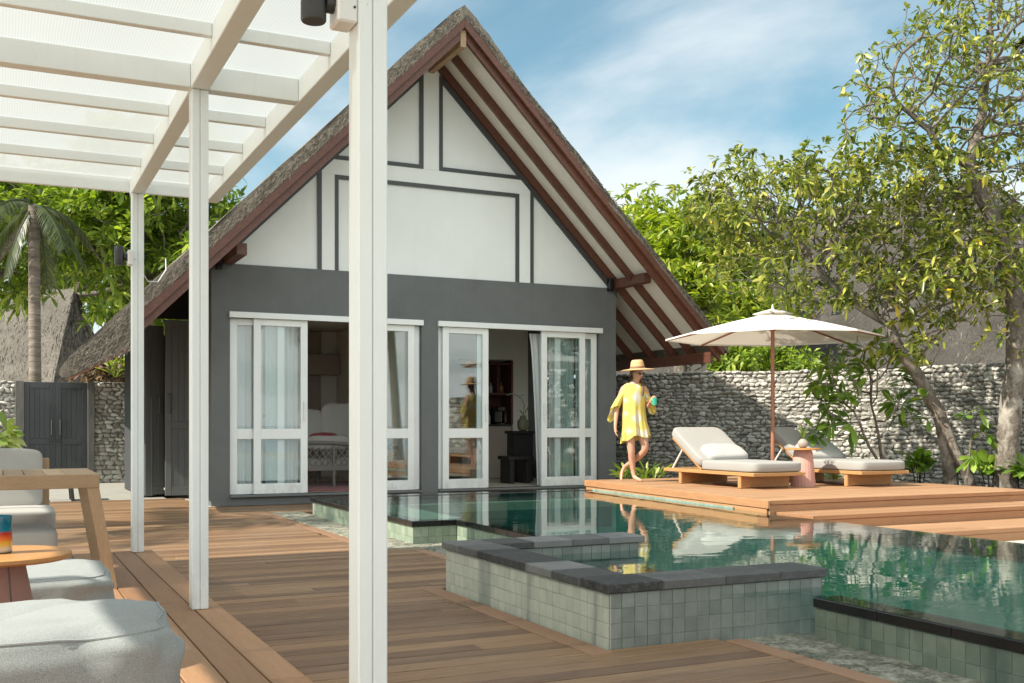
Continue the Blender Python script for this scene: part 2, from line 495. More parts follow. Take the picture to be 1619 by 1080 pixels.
INFLOOR = plain('room_floor', (.5, .45, .38), .5, .12)
RUG = mk_fabric('red_rug', (.24, .045, .045), 120, .15)
REDP = mk_fabric('dark_red_cushion', (.25, .05, .055), 200, .1)
SHELFRED = wood('red_brown_shelf', [(.2, (.07, .02, .016)), (.8, (.15, .05, .04))], 0, .5, 10, False)
COUNTER = plain('beige_counter', (.36, .3, .25), .5, .06)
RATTAN = plain('grey_rattan', (.24, .22, .2), .8, .2, 40, .4, 120)
g = G('bark'); v = g.coord((5, 5, 3)); n = g.noise(3.2, 8, .7, v, 1.0); n2 = g.noise(1.5, 4, .6, g.coord())
c = g.ramp(n, [(.28, (.05, .04, .032)), (.5, (.14, .118, .095)), (.74, (.34, .305, .26))])
sp = g.n('SeparateXYZ'); g.t.links.new(g.coord(), sp.inputs[0])
low = g.ramp(g.math('DIVIDE', sp.outputs[2], 6.0), [(.35, 1), (.6, 0)])
spots = g.ramp(g.noise(2.6, 5, .6, g.coord()), [(.5, 0), (.62, .65)])
c = g.mix(g.math('MULTIPLY', low, spots), c, (.45, .42, .37))
BARK = g.done(g.bsdf(c, .95, g.bump(n, .9, .03)))
g = G('palm_bark'); v = g.coord((1, 1, 9)); n = g.noise(2.2, 6, .6, v, .5)
c = g.ramp(n, [(.3, (.1, .08, .062)), (.55, (.21, .175, .145)), (.75, (.32, .275, .23))])
PALMBARK = g.done(g.bsdf(c, .95, g.bump(n, .8, .03)))
LEAF_R = leafmat('tree_leaf_yellow_green', [(.0, (.045, .08, .016)), (.22, (.11, .15, .028)), (.52, (.23, .27, .045)), (.77, (.38, .39, .08)), (.91, (.5, .46, .12)), (.945, (.7, .5, .03)), (1, (.72, .4, .02))], .35, .32, .5, (1.0, 1.1, .4))
LEAF_B = leafmat('tree_leaf_fresh_green', [(0, (.1, .17, .02)), (.5, (.28, .36, .035)), (1, (.52, .52, .07))], .4)
LEAF_D = leafmat('tree_leaf_deep_green', [(0, (.06, .11, .018)), (.4, (.18, .26, .036)), (.75, (.34, .43, .06)), (1, (.52, .57, .13))], .45)
LEAF_S = leafmat('shrub_leaf_glossy', [(0, (.06, .13, .018)), (.5, (.16, .28, .035)), (.93, (.3, .42, .06)), (1, (.55, .46, .05))], .35, .28, .6)
LEAF_P = leafmat('palm_leaf', [(0, (.02, .032, .012)), (.6, (.05, .07, .022)), (1, (.11, .115, .04))], .25)
LEAF_V = leafmat('variegated_leaf', [(0, (.16, .24, .04)), (.5, (.3, .4, .09)), (1, (.5, .53, .2))], .35, .3)
LEAF_DRY = leafmat('dry_reddish_leaf', [(0, (.05, .03, .02)), (.5, (.16, .1, .06)), (1, (.3, .2, .12))], .2, .7)
SKIN = plain('skin', (.52, .29, .2), .45, .05, Subsurface_Weight=.05)
HAIR = plain('brown_hair', (.13, .065, .035), .5, .3, 60)
STRAW = plain('straw', (.56, .36, .18), .8, .15, 60, .5, 160)
RIBBON = plain('hat_ribbon', (.2, .1, .05), .7)
BLACKP = plain('black_plastic', (.01, .01, .01), .15)
g = G('yellow_white_kaftan_cloth'); v = g.coord((5.2, 5.2, 3.6))
vo = g.n('TexVoronoi'); vo.distance = 'MANHATTAN'; vo.inputs['Scale'].default_value = 1.25; vo.inputs['Randomness'].default_value = .35
g.t.links.new(v, vo.inputs['Vector'])
n = g.noise(16, 4, .6, g.coord())
f = g.math('ADD', vo.outputs['Distance'], g.math('MULTIPLY', g.math('SUBTRACT', n, .5), .5))
c = g.ramp(f, [(.36, (.76, .73, .62)), (.5, (.77, .7, .4)), (.62, (.76, .64, .17))])
t = g.n('BsdfTranslucent'); g.set(t.inputs[0], c)
DRESS = g.done(g.mixs(.3, g.bsdf(c, .8), t.outputs[0]))
# ------------------------------------------------------------------ camera, sun, sky
cam = bpy.data.cameras.new('camera'); co = bpy.data.objects.new('camera', cam); COL.objects.link(co)
co.location = (0, 0, CAM_H); co.rotation_euler = (R(90), 0, -CAM_YAW)
cam.sensor_width = 36; cam.lens = 36 * 1679 / 1619.0
cam.shift_y = 132 / 1619.0; cam.clip_end = 3000; cam.clip_start = .05
scene.camera = co
SUN_EL = 42.0
sd = Vector((1, .065, -math.tan(R(SUN_EL)))).normalized()
sl = bpy.data.lights.new('sun', 'SUN'); so = bpy.data.objects.new('sun', sl); COL.objects.link(so)
sl.energy = 4.7; sl.angle = R(.6); sl.color = (1, .925, .8)
so.rotation_euler = sd.to_track_quat('-Z', 'Y').to_euler(); so.location = (-20, 4, 18)
w = bpy.data.worlds.new('World'); scene.world = w; w.use_nodes = True
nt = w.node_tree; nt.nodes.clear()
def wn(t): return nt.nodes.new('ShaderNode' + t)
sky = wn('TexSky'); sky.sky_type = 'NISHITA'; sky.sun_disc = False
sky.sun_elevation = R(SUN_EL); sky.sun_rotation = math.atan2(-1, -.065); sky.air_density = 1.0; sky.dust_density = 1.2; sky.ozone_density = 1.6
tc = wn('TexCoord'); sep = wn('SeparateXYZ'); nt.links.new(tc.outputs['Generated'], sep.inputs[0])
zm = wn('Math'); zm.operation = 'MAXIMUM'; nt.links.new(sep.outputs[2], zm.inputs[0]); zm.inputs[1].default_value = 0.0
za = wn('Math'); za.operation = 'ADD'; nt.links.new(zm.outputs[0], za.inputs[0]); za.inputs[1].default_value = .16
dv = wn('VectorMath'); dv.operation = 'DIVIDE'; nt.links.new(tc.outputs['Generated'], dv.inputs[0])
cb = wn('CombineXYZ')
for k in range(3): nt.links.new(za.outputs[0], cb.inputs[k])
nt.links.new(cb.outputs[0], dv.inputs[1])
mp = wn('Mapping'); nt.links.new(dv.outputs[0], mp.inputs[0]); mp.inputs['Scale'].default_value = (1.0, .55, .4)
mp.inputs['Rotation'].default_value = (0, 0, R(35)); mp.inputs['Location'].default_value = (.85, .35, 0)
nz = wn('TexNoise'); nz.inputs['Scale'].default_value = 1.05; nz.inputs['Detail'].default_value = 9; nz.inputs['Roughness'].default_value = .52
nz.inputs['Distortion'].default_value = .35
nt.links.new(mp.outputs[0], nz.inputs['Vector'])
cr = wn('ValToRGB'); cr.color_ramp.elements[0].position = .38; cr.color_ramp.elements[1].position = .61
cr.color_ramp.interpolation = 'EASE'
cr.color_ramp.elements[0].color = (.12, .12, .12, 1); cr.color_ramp.elements[1].color = (.9, .9, .9, 1)
nt.links.new(nz.outputs[0], cr.inputs[0])
mx = wn('Mix'); mx.data_type = 'RGBA'; hz = wn('MapRange'); nt.links.new(sep.outputs[2], hz.inputs[0]); hz.inputs[1].default_value = -.02; hz.inputs[2].default_value = .24; hz.inputs[3].default_value = .8; hz.inputs[4].default_value = .0
ad = wn('Math'); ad.operation = 'ADD'; ad.use_clamp = True; nt.links.new(cr.outputs[0], ad.inputs[0]); nt.links.new(hz.outputs[0], ad.inputs[1])
nt.links.new(ad.outputs[0], mx.inputs[0])
bk = wn('MapRange'); nt.links.new(sep.outputs[1], bk.inputs[0]); bk.inputs[1].default_value = .35; bk.inputs[2].default_value = -.6
cc_ = wn('Mix'); cc_.data_type = 'RGBA'; nt.links.new(bk.outputs[0], cc_.inputs[0]); cc_.inputs[6].default_value = (3.5, 3.75, 3.8, 1); cc_.inputs[7].default_value = (6.6, 6.75, 6.5, 1)  # clouds behind the camera brightened as added fill for shaded fronts
nt.links.new(cc_.outputs[2], mx.inputs[7])
hs = wn('Mix'); hs.data_type = 'RGBA'; hs.blend_type = 'MULTIPLY'; hs.inputs[0].default_value = 1
nt.links.new(sky.outputs[0], hs.inputs[6]); hs.inputs[7].default_value = (.36, .59, .54, 1)
nt.links.new(hs.outputs[2], mx.inputs[6])
bg = wn('Background'); bg.inputs[1].default_value = .15; nt.links.new(mx.outputs[2], bg.inputs[0])
wo = wn('OutputWorld'); nt.links.new(bg.outputs[0], wo.inputs[0])
scene.view_settings.view_transform = 'Standard'; scene.view_settings.look = 'None'
scene.view_settings.exposure = 0.9; scene.view_settings.gamma = 1.0
cy = scene.cycles
try:
    cy.use_denoising = True; cy.denoiser = 'OPENIMAGEDENOISE'
except Exception: pass
cy.max_bounces = 9; cy.transparent_max_bounces = 24; cy.glossy_bounces = 4; cy.diffuse_bounces = 4; cy.transmission_bounces = 6
cy.sample_clamp_indirect = 6; cy.caustics_reflective = False; cy.caustics_refractive = False

# ------------------------------------------------------------------ ground, sea, paving
PX0, PX1, PY0, PY1 = 4.0, 7.2, -2.0, 13.2
b = MB(); B = 220.0
xs = [-B, 3.6, 7.2, B]; ys = [-16.0, -2.0, 13.2, B]
for i in range(3):
    for j in range(3):
        if i == 1 and j == 1: continue
        b.add([(xs[i], ys[j], -.05), (xs[i + 1], ys[j], -.05), (xs[i + 1], ys[j + 1], -.05), (xs[i], ys[j + 1], -.05)], [(0, 1, 2, 3)])
tag(b.build('sand_ground', SAND), 'pale sandy ground of the villa garden', kind='structure')
b = MB(); b.box(-900, 900, -1200, -16, -.5, -.12)
g = G('sea_water'); nm = g.bump(g.noise(.6, 4, .6, g.coord()), .3, .3)
tag(b.build('sea_water', g.done(g.bsdf((.02, .13, .2), .15, nm))), 'blue sea beyond the beach behind the viewer', kind='structure')
b = MB()
for i, (x0, x1) in enumerate([(-4, -1.3), (-1.3, .7), (.7, 2.4)]):
    for j, (y0, y1) in enumerate([(17.4, 19.2), (19.2, 21.1), (21.1, 22.8)]):
        b.cbox(x0 + .01, x1 - .01, y0 + .01, y1 - .01, -.06, -.012 + .002 * ((i + j) % 2), .006)
tag(b.build('concrete_path', CONC), 'pale concrete paving in front of the gate', kind='structure')
# soil bed between sun deck and the stone wall
b = MB()
b.add([(7.7, 13.35, .0), (9.3, 13.35, .0), (9.5, 15.3, .0), (12.2, 16.0, 0.), (14.8, 10.5, .0), (14.6, 3, .0), (13.2, 3, .0), (11.5, 9.0, .0), (11.5, 13.35, .0)], [(0, 1, 2, 3, 8), (8, 3, 4, 7), (7, 4, 5, 6)])
tag(b.build('garden_soil', EARTH), 'dark planting soil along the foot of the coral stone wall', kind='structure')

def boards_x(mb, y0, y1, x0f, x1f, z, wid, gap=.006, th=.028, lmin=1.6, lmax=3.4, cut=()):
    """boards running along X, laid in rows between y0 and y1, butt joints at random"""
    y = y0
    while y < y1 - .02:
        ye = min(y + wid, y1)
        xa, xb = x0f((y + ye) / 2), x1f((y + ye) / 2)
        x = xa - rnd.uniform(0, lmax)
        while x < xb:
            L = rnd.uniform(lmin, lmax)
            a, c = max(x, xa), min(x + L, xb)
            if c - a > .06:
                dz = rnd.uniform(-.0012, .0012)
                mb.cbox(a + .0015, c - .0015, y + gap / 2, ye - gap / 2, z - th, z + dz, .003)
            x += L
        y = ye
deck = MB()
def right_end(y):
    if y < 4.7: return 3.49
    if y < 6.98: return 2.67
    if y < 9.35: return 3.44
    if y < 13.9: return 3.08
    if y < 15.36: return 7.6
    return 2.6
def left_end(y): return 1.06 if y < 9.13 else -4.5
for seg in ((.4, 4.7), (4.7, 6.98), (6.98, 9.13), (9.13, 9.35), (9.35, 13.9), (13.9, 15.36), (15.36, 17.38)):
    boards_x(deck, seg[0], seg[1], left_end, right_end, 0.0, .142, .012, .028, 7.5, 9.5)
dk = deck.build('timber_deck', DECK)
tag(dk, 'weathered brown timber deck with boards running towards the pool', kind='structure')
t = MB()                                              # trim boards of the deck edge
t.cbox(2.675, 2.80, 4.63, 7.1, -.03, .004, .003)
t.cbox(3.445, 3.555, 7.1, 9.30, -.03, .004, .003)
t.cbox(3.085, 3.2, 9.3, 13.9, -.03, .004, .003)
t.cbox(3.2, 3.445, 9.25, 9.345, -.03, .003, .003)
t.cbox(3.495, 3.61, .4, 4.62, -.03, .004, .003)
t.build('edge_board', wood('edge_board_wood', [(.1, (.24, .13, .075)), (.5, (.32, .185, .11)), (.9, (.4, .24, .15))], 1, .6, 14, True), dk)
u = MB(); u.box(-4.5, 1.04, .3, 9.1, -.045, -.04); u.box(1.04, 2.67, .3, 17.4, -.045, -.04); u.box(2.67, 3.5, .3, 4.6, -.044, -.04); u.box(2.67, 3.4, 6.98, 13.9, -.044, -.04); u.box(-4.5, 1.04, 9.1, 17.4, -.044, -.04)
u.build('gap_shade_sheet', EARTH, dk)  # dark sheet under the boards, stands in for shade in the gaps
# gutter of rough stone beside the pool wall
s = MB()
def slab(x0, x1, y0, y1, n):
    for k in range(n):
        a = y0 + (y1 - y0) * k / n; c = y0 + (y1 - y0) * (k + 1) / n
        s.cbox(x0, x1, a + .004, c - .004, -.06, .006 + rnd.uniform(-.004, .004), .006)
slab(3.205, 3.6, 9.64, 13.9, 6); slab(3.205, 4.02, 9.35, 9.63, 1); slab(3.56, 4.02, 6.96, 9.34, 3); slab(3.615, 3.97, .4, 4.6, 5)
tag(s.build('stone_gutter', PAVE), 'rough grey green stone strip along the foot of the pool wall', kind='structure')
# raised platform below the pergola
p = MB(); x = 1.13
widths = []
while x > -4.4:
    y = .3 - rnd.uniform(0, 2)
    while y < 9.15:
        L = rnd.uniform(2.6, 4.6); a = max(.3, y); c = min(9.15, y + L)
        if c - a > .05: p.cbox(x - .152, x - .0035, a + .0015, c - .0015, .10, .13, .003)
        y += L
    x -= .155
pl = tag(p.build('pergola_platform', PLAT), 'low raised timber platform of wide boards under the white pergola', kind='structure')
e = MB(); e.cbox(1.085, 1.118, .3, 9.13, -.03, .0985, .003); e.cbox(-4.4, 1.08, 9.1, 9.135, -.03, .0985, .003)
e.box(-4.4, 1.08, .3, 9.09, .085, .095)
e.build('riser_board', PLAT, pl)

# ------------------------------------------------------------------ pool
pool = thing('swimming_pool', 'long teal green swimming pool with black overflow edge and green tiled wall', 'swimming pool', (5.6, 6, 0))
def tiles(mb, mg, axis, at_, a0, a1, z0, z1, tw, thh, face, th=.004):
    """small square tiles on an upright wall; axis = direction along the wall; face = +1/-1 outward"""
    n = max(1, round((a1 - a0) / tw)); m = max(1, round((z1 - z0) / thh))
    for i in range(n):
        for j in range(m):
            p0 = a0 + (a1 - a0) * i / n; p1 = a0 + (a1 - a0) * (i + 1) / n
            q0 = z0 + (z1 - z0) * j / m; q1 = z0 + (z1 - z0) * (j + 1) / m
            o = rnd.uniform(-.0008, .0008); gp = .0012
            lo, hi = (at_, at_ + face * (th + o)) if face > 0 else (at_ - th - o, at_)
            if axis == 1: mb.cbox(lo, hi, p0 + gp, p1 - gp, q0 + gp, q1 - gp, .0015)
            else: mb.cbox(p0 + gp, p1 - gp, lo, hi, q0 + gp, q1 - gp, .0015)
WL = .23                                               # water level
# outer wall cores (grout colour) and tiles
core = MB()
core.box(3.965, 4.06, -2, 4.45, -.95, .172)            # near edge, X = 3.95
core.box(4.052, 4.13, 6.9, 9.635, -.95, .172)
core.box(3.595, 4.1, 9.645, 9.75, -.95, .172)
core.box(3.595, 3.7, 9.75, 13.2, -.95, .172)
core.box(3.595, 7.6, 13.2, 13.3, -.95, .2)
core.build('wall_core', GROUT, pool)
tl = MB()
tiles(tl, None, 1, 3.965, -.5, 4.45, -.03, .172, .082, .085, -1)
tl2 = MB()
tiles(tl2, None, 1, 4.052, 6.95, 9.635, -.03, .172, .08, .085, -1)
tiles(tl2, None, 0, 9.645, 3.6, 4.05, -.03, .172, .08, .085, -1)
tiles(tl2, None, 1, 3.595, 9.64, 13.2, -.03, .172, .08, .085, -1)
tl.build('outer_tiling', TILEG, pool)
tl2.build('outer_tiling', mk_tile('mossy_green_tile', [(.15, (.15, .2, .145)), (.5, (.225, .28, .205)), (.85, (.33, .375, .29))], .45), pool)
eb = MB()                                              # black overflow stones, just under the water film
def run(axis, at0, at1, a0, a1, L, z0=.175, z1=.226):
    n = max(1, round((a1 - a0) / L))
    for k in range(n):
        p0 = a0 + (a1 - a0) * k / n; p1 = a0 + (a1 - a0) * (k + 1) / n
        if axis == 1: eb.cbox(at0, at1, p0 + .0015, p1 - .0015, z0, z1, .004)
        else: eb.cbox(p0 + .0015, p1 - .0015, at0, at1, z0, z1, .004)
run(1, 3.945, 4.13, -2, 4.45, .45); eb.build('overflow_edge', BLACK, pool); eb = MB(); run(1, 4.03, 4.2, 6.98, 9.62, .3); run(0, 9.62, 9.8, 3.57, 4.2, .3); run(1, 3.57, 3.74, 9.8, 13.05, .3)
run(0, 13.05, 13.35, 3.57, 7.62, .5, .175, .236); eb.build('overflow_edge', BLACK, pool); eb = MB(); run(1, 7.11, 7.22, -2, 8.86, .5, .12, .226)
eb.build('overflow_edge', BLACK, pool)
bs = MB()
bs.box(4.1, 7.15, -2, 11.86, -.4, -.16)
bs.build('basin_floor', POOLF, pool)
bw = MB()
tiles(bw, None, 1, 7.16, -2, 11.9, -.95, .12, .2, .2, -1)
tiles(bw, None, 0, 11.86, 4.2, 7.6, -.95, .1, .2, .2, -1)
bw.build('basin_tiling', POOLW, pool)
wl = MB(); wl.box(7.16, 7.22, -2, 8.8, -1, .118); wl.box(4.2, 7.6, 11.86, 11.95, -1, .1); wl.box(4.1, 7.2, -2.1, -2, -1, .2)
wl.box(4.13, 4.15, -2, 4.4, -1, .17)
wl.build('basin_wall', GROUT, pool)
lg = MB()
lg.box(3.7, 7.6, 11.95, 13.05, .0, .04); lg.box(3.74, 4.2, 9.8, 11.95, .0, .04)
lg.box(4.2, 4.8, 6.9, 11.86, -.3, -.02); lg.box(4.13, 4.6, -2, 4.5, -.3, -.02)
lg.build('shallow_ledge', LEDGE, pool)
ps = MB()
for k in range(9): ps.cbox(4.14, 4.27, 10.0 + k * .206, 10.203 + k * .206, .03, .205, .004)
for k in range(16): ps.cbox(4.14 + k * .216, 4.353 + k * .216, 11.86, 11.99, .03, .205, .004)
ps.build('pale_tile_strip', PALE, pool)
# water sheet (one flat sheet over pool and spa)
wv = MB()
Zw = WL
pts = [(3.955, -2), (7.205, -2), (7.205, 8.86), (7.27, 8.9), (7.58, 13.1), (3.58, 13.1), (3.58, 9.63), (4.04, 9.63), (4.04, 6.9), (3.0, 6.8), (3.0, 4.85), (3.955, 4.6)]
wv.add([(x, y, Zw) for x, y in pts], [tuple(range(len(pts)))])
wo_ = wv.build('pool_water', WATER)
tag(wo_, 'still teal water of the swimming pool', kind='structure')

# raised spa with dark coping
spa = thing('raised_spa', 'raised plunge pool wall in pale green tiles with dark stone coping', 'plunge pool', (3.5, 5.8, 0))
k_ = MB()
k_.box(2.835, 3.06, 4.71, 6.93, -.05, .284); k_.box(3.06, 4.24, 4.71, 4.93, -.3, .284); k_.box(3.06, 4.26, 6.68, 6.92, -.3, .284)
k_.box(3.06, 4.2, 4.93, 6.68, -.3, -.2)
k_.build('spa_wall', GROUT, spa)
tt = MB()
tiles(tt, None, 1, 2.835, 4.7, 6.94, -.03, .284, .08, .086, -1)
tt.build('spa_tiling', TILE, spa)
TILE_SHADE = mk_tile('shaded_green_tile', [(.15, (.125, .145, .13)), (.5, (.185, .205, .185)), (.85, (.265, .285, .26))], .45)  # same spa tile darkened, shade of these faces put into the colour
tt = MB(); tiles(tt, None, 0, 4.71, 2.823, 4.24, -.03, .284, .08, .086, -1); tt.build('spa_tiling', TILE_SHADE, spa); tt = MB()
tiles(tt, None, 1, 4.24, 4.705, 4.93, .18, .284, .1, .1, 1); tt.build('spa_tiling', TILE_SHADE, spa); tt = MB()
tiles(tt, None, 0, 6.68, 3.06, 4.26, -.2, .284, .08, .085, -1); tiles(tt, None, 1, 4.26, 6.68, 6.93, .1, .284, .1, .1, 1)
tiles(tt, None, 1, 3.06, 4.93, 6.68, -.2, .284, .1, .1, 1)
tt.build('spa_tiling', TILE_SHADE, spa)
cp = MB()
def cope(x0, x1, y0, y1, n, ax):
    e = [0] + sorted(rnd.uniform(k / n - .08 / n, k / n + .08 / n) for k in range(1, n)) + [1]
    for a, c in zip(e, e[1:]):
        dz = rnd.uniform(-.001, .001)
        if ax == 1: cp.cbox(x0, x1, y0 + (y1 - y0) * a + .0015, y0 + (y1 - y0) * c - .0015, .286, .336 + dz, .005)
        else: cp.cbox(x0 + (x1 - x0) * a + .0015, x0 + (x1 - x0) * c - .0015, y0, y1, .286, .336 + dz, .005)
cope(2.805, 3.1, 4.995, 6.96, 6, 1); cope(2.805, 4.27, 4.69, 4.992, 4, 0); cope(3.103, 4.31, 6.66, 6.96, 4, 0)
cp.build('stone_coping', COPING, spa)
jn = MB(); jn.box(2.81, 3.095, 4.7, 6.955, .288, .331); jn.box(3.097, 4.262, 4.697, 4.985, .288, .331); jn.box(3.108, 4.303, 6.668, 6.952, .288, .331)
jn.build('coping_joint', plain('pale_joint_filler', (.3, .3, .29), .9), spa)

# ------------------------------------------------------------------ sun deck with steps
sdk = thing('sun_deck', 'raised honey coloured timber sun deck with two long steps at the pool corner', 'sun deck', (9, 11, 0))
# left edge leans slightly, from (7.25, 8.86) to (7.6, 13.35)
def sdl(y): return 7.25 + (y - 8.86) / (13.35 - 8.86) * .35
m_ = MB()
boards_x(m_, 8.885, 13.35, lambda y: sdl(y) + .03, lambda y: 11.38, .36, .102, .005, .03, 2.2, 4.0)
m_.build('deck_boards', SUND, sdk)
m_ = MB()
def fas(p, q, z0, z1, thk, nrm):
    a = Vector((*p, 0)); c = Vector((*q, 0)); d = (c - a).normalized(); n = Vector((-d.y, d.x, 0)) * nrm
    L = (c - a).length; M = Matrix(((d.x, n.x, 0, a.x), (d.y, n.y, 0, a.y), (0, 0, 1, 0), (0, 0, 0, 1)))
    m_.cbox(0, L, 0, thk, z0, z1, .004, M)
fas((7.25, 8.86), (7.6, 13.35), .275, .361, .03, -1)
fas((7.265, 8.9), (7.615, 13.33), .1, .272, .02, -1)
m_.build('side_fascia', FASC, sdk)
m_ = MB(); fas((7.284, 8.86), (11.38, 8.86), .315, .361, .028, 1); fas((7.284, 8.872), (11.36, 8.872), -.03, .312, .02, 1)
m_.build('front_fascia', FASCX, sdk)
m_ = MB(); m_.cbox(11.382, 11.41, 8.86, 13.33, -.03, .36, .004); m_.cbox(7.66, 11.36, 13.352, 13.375, -.03, .358, .004); m_.box(7.65, 11.37, 8.9, 13.34, .28, .325)
m_.build('back_fascia', FASCX, sdk)
m_ = MB()                                              # pale tiles at the waterline below the deck edge
M0 = Matrix.Translation((7.256, 9.5, 0)) @ Matrix.Rotation(-math.atan2(.35, 4.49), 4, 'Z')
for k in range(36): m_.cbox(-.012, .004, k * .1 + .002, k * .1 + .098, .21, .25, .002, M0 @ Matrix.Translation((.045, 0, 0)))
m_.build('waterline_tiling', mk_tile('waterline_tile', [(.1, (.17, .23, .18)), (.5, (.26, .32, .26)), (.9, (.36, .41, .34))], .3), sdk)
for (x0, x1, y0, y1, z) in ((7.36, 12.6, 8.3, 8.855, .24), (7.27, 12.8, 7.55, 8.285, .105)):
    m_ = MB()
    boards_x(m_, y0 + .03, y1, lambda y: x0 + .02, lambda y: x1, z, .13, .005, .03, 2.4, 4)
    st = m_.build('step', SUND, sdk)
    m_ = MB(); fas((x0, y0), (x1, y0), z - .045, z + .001, .028, 1); fas((x0 + .01, y0 + .012), (x1, y0 + .012), -.04, z - .048, .015, 1)
    m_.cbox(x0, x0 + .018, y0 + .031, y1, z - .1, z + .0005, .003)
    adopt(m_.build('step_fascia', FASCX), st)
b = MB(); b.cbox(7.24, 13.5, -2, 7.5, -.06, -.02, .004)
tag(b.build('sand_strip', SAND), 'strip of pale sand to the right of the pool', kind='structure')
# ------------------------------------------------------------------ the villa
FY = 15.4; RY = 14.08; XC = 6.04
house = thing('thatched_villa', 'grey and white villa with steep thatched gable roof behind the pool', 'house', (6.04, 18.5, 0))
m_ = MB()
T = .22
def fw(x0, x1, z0, z1, y0=FY, y1=FY + T): m_.box(x0, x1, y0, y1, z0, z1)
fw(2.70, 2.96, .0, 3.46); fw(5.88, 6.155, .15, 2.70); fw(9.06, 9.38, .0, 3.46); fw(2.96, 9.06, 2.70, 3.46); fw(2.96, 9.06, 0, .15)
m_.box(9.16, 9.38, FY + T, 15.95, 0, 3.0); m_.box(9.16, 9.38, 18.3, 22, 0, 3.0); m_.box(9.16, 9.38, 15.95, 18.3, 0, .5); m_.box(9.16, 9.38, 15.95, 18.3, 2.75, 3.0)  # unseen opening added in the right side wall to let daylight in
m_.box(2.98, 3.16, FY + T, 15.9, 0, 3.0); m_.box(2.98, 3.16, 18.0, 22, 0, 3.0); m_.box(2.98, 3.16, 15.9, 18.0, 0, .5); m_.box(2.98, 3.16, 15.9, 18.0, 2.75, 3.0); m_.box(3.16, 9.16, 21.8, 22, 0, 3.0)  # left side wall, likewise with an added opening to brighten the room
m_.build('wall', GREY, house)
m_ = MB()
m_.cbox(2.96, 5.88, FY - .06, FY + .2, .118, .152, .004); m_.cbox(6.155, 9.06, FY - .06, FY + .2, .118, .152, .004)
m_.build('door_sill', STEEL if False else plain('grey_sill', (.14, .15, .15), .5), house)
# white gable field, raised bands and dark trim
gz = lambda x: (x + .90) if x < XC else (2 * XC - x + .90)
m_ = MB(); m_.prism([(2.56, 3.46), (9.52, 3.46), (XC, gz(XC) + .02)], 1, FY + .03, FY + .2)
m_.build('gable_panel', GABLE, house)
m_ = MB()
def band(x0, x1, z0, z1, y0=FY + .005, y1=FY + .03): m_.box(x0, x1, y0, y1, z0, z1)
band(5.91, 6.17, 5.12, 6.72); band(4.30, 7.76, 4.89, 5.118); band(4.30, 4.50, 3.42, 4.888); band(7.56, 7.76, 3.42, 4.888)
m_.build('gable_band', GABLE, house)
m_ = MB()
def line(x0, x1, z0, z1): m_.box(x0, x1, FY - .004, FY + .03, z0, z1)
line(4.50, 7.56, 4.83, 4.888); line(4.50, 4.556, 3.46, 4.83); line(7.504, 7.56, 3.46, 4.83)
line(5.85, 5.91, 5.18, 6.6); line(4.3, 5.91, 5.12, 5.18); line(6.17, 6.23, 5.18, 6.6); line(6.17, 7.78, 5.12, 5.18)
line(4.24, 4.30, 3.46, 5.12); line(7.76, 7.82, 3.46, 5.1)
def sline(xa, xb, off0, off1):
    q = []
    for (x, o) in ((xa, off0), (xb, off0), (xb, off1), (xa, off1)): q.append((x, gz(x) - o))
    m_.prism(q, 1, FY - .006, FY + .028)
sline(6.24, 9.4, .27, .165); sline(2.7, 5.84, .27, .165)
m_.build('gable_trim', TRIM, house)

# roof -----------------------------------------------------------------------
roof_y1 = 22.8
def thatch_side(poly, name, seed, name_left=False):
    """profile polyline (closed ring in x,z) swept along Y with uneven surface"""
    ys = [RY + (roof_y1 - RY) * (k / 34) for k in range(35)]
    # subdivide the ring
    ring = []
    for i in range(len(poly)):
        a = Vector((*poly[i], 0)); c = Vector((*poly[(i + 1) % len(poly)], 0)); n = max(1, int((c - a).length / .12))
        for k in range(n): ring.append(a.lerp(c, k / n))
    rr = random.Random(seed)
    mb = MB(); vs = []; n = len(ring)
    from mathutils import noise as mnoise
    for j, y in enumerate(ys):
        for p in ring:
            tp_ = (y - RY) * .062 * max(0, min(1, (1.75 - p.x) / 1.1)) if name_left else 0
            d = .035 * mnoise.noise(Vector((p.x * 1.6, y * 1.6, p.y * 1.6 + seed))) + .015 * mnoise.noise(Vector((p.x * 7, y * 7, p.y * 7)))
            vs.append((p.x + tp_ + d * .5, y + (.03 * mnoise.noise(Vector((p.x * 6, p.y * 6, 3.3))) if j in (0,) else 0), p.y + tp_ * .9 + d))
    fs = []
    for j in range(len(ys) - 1):
        for i in range(n):
            a = j * n + i; c = j * n + (i + 1) % n
            fs.append((a, c, c + n, a + n))
    fs.append(tuple(range(n))); fs.append(tuple(range(len(ys) * n - 1, (len(ys) - 1) * n - 1, -1)))
    mb.add(vs, fs)
    o = mb.build(name, THATCH, house, True, 50)
    return o
Lp = [(XC, 7.20), (5.86, 7.07), (5.4, 6.64), (4.0, 5.24), (2.6, 3.84), (1.6, 2.83), (1.15, 2.37), (.92, 2.15), (.76, 1.98), (.66, 1.84), (.64, 1.77), (.68, 1.725), (.76, 1.74), (1.05, 1.9), (1.45, 2.12), (1.62, 2.6), (3.0, 3.98), (4.5, 5.48), (XC, 7.02)]
th = thatch_side(Lp, 'thatch', 1, True)
Rp = [(XC, 7.20), (6.22, 7.02), (6.7, 6.5), (8.0, 5.18), (9.4, 3.77), (10.3, 2.86), (10.64, 2.5), (10.72, 2.4), (10.72, 2.32), (10.6, 2.42), (10.45, 2.60), (9.0, 4.04), (7.5, 5.54), (XC, 7.02)]
th2 = thatch_side(Rp, 'thatch', 5)
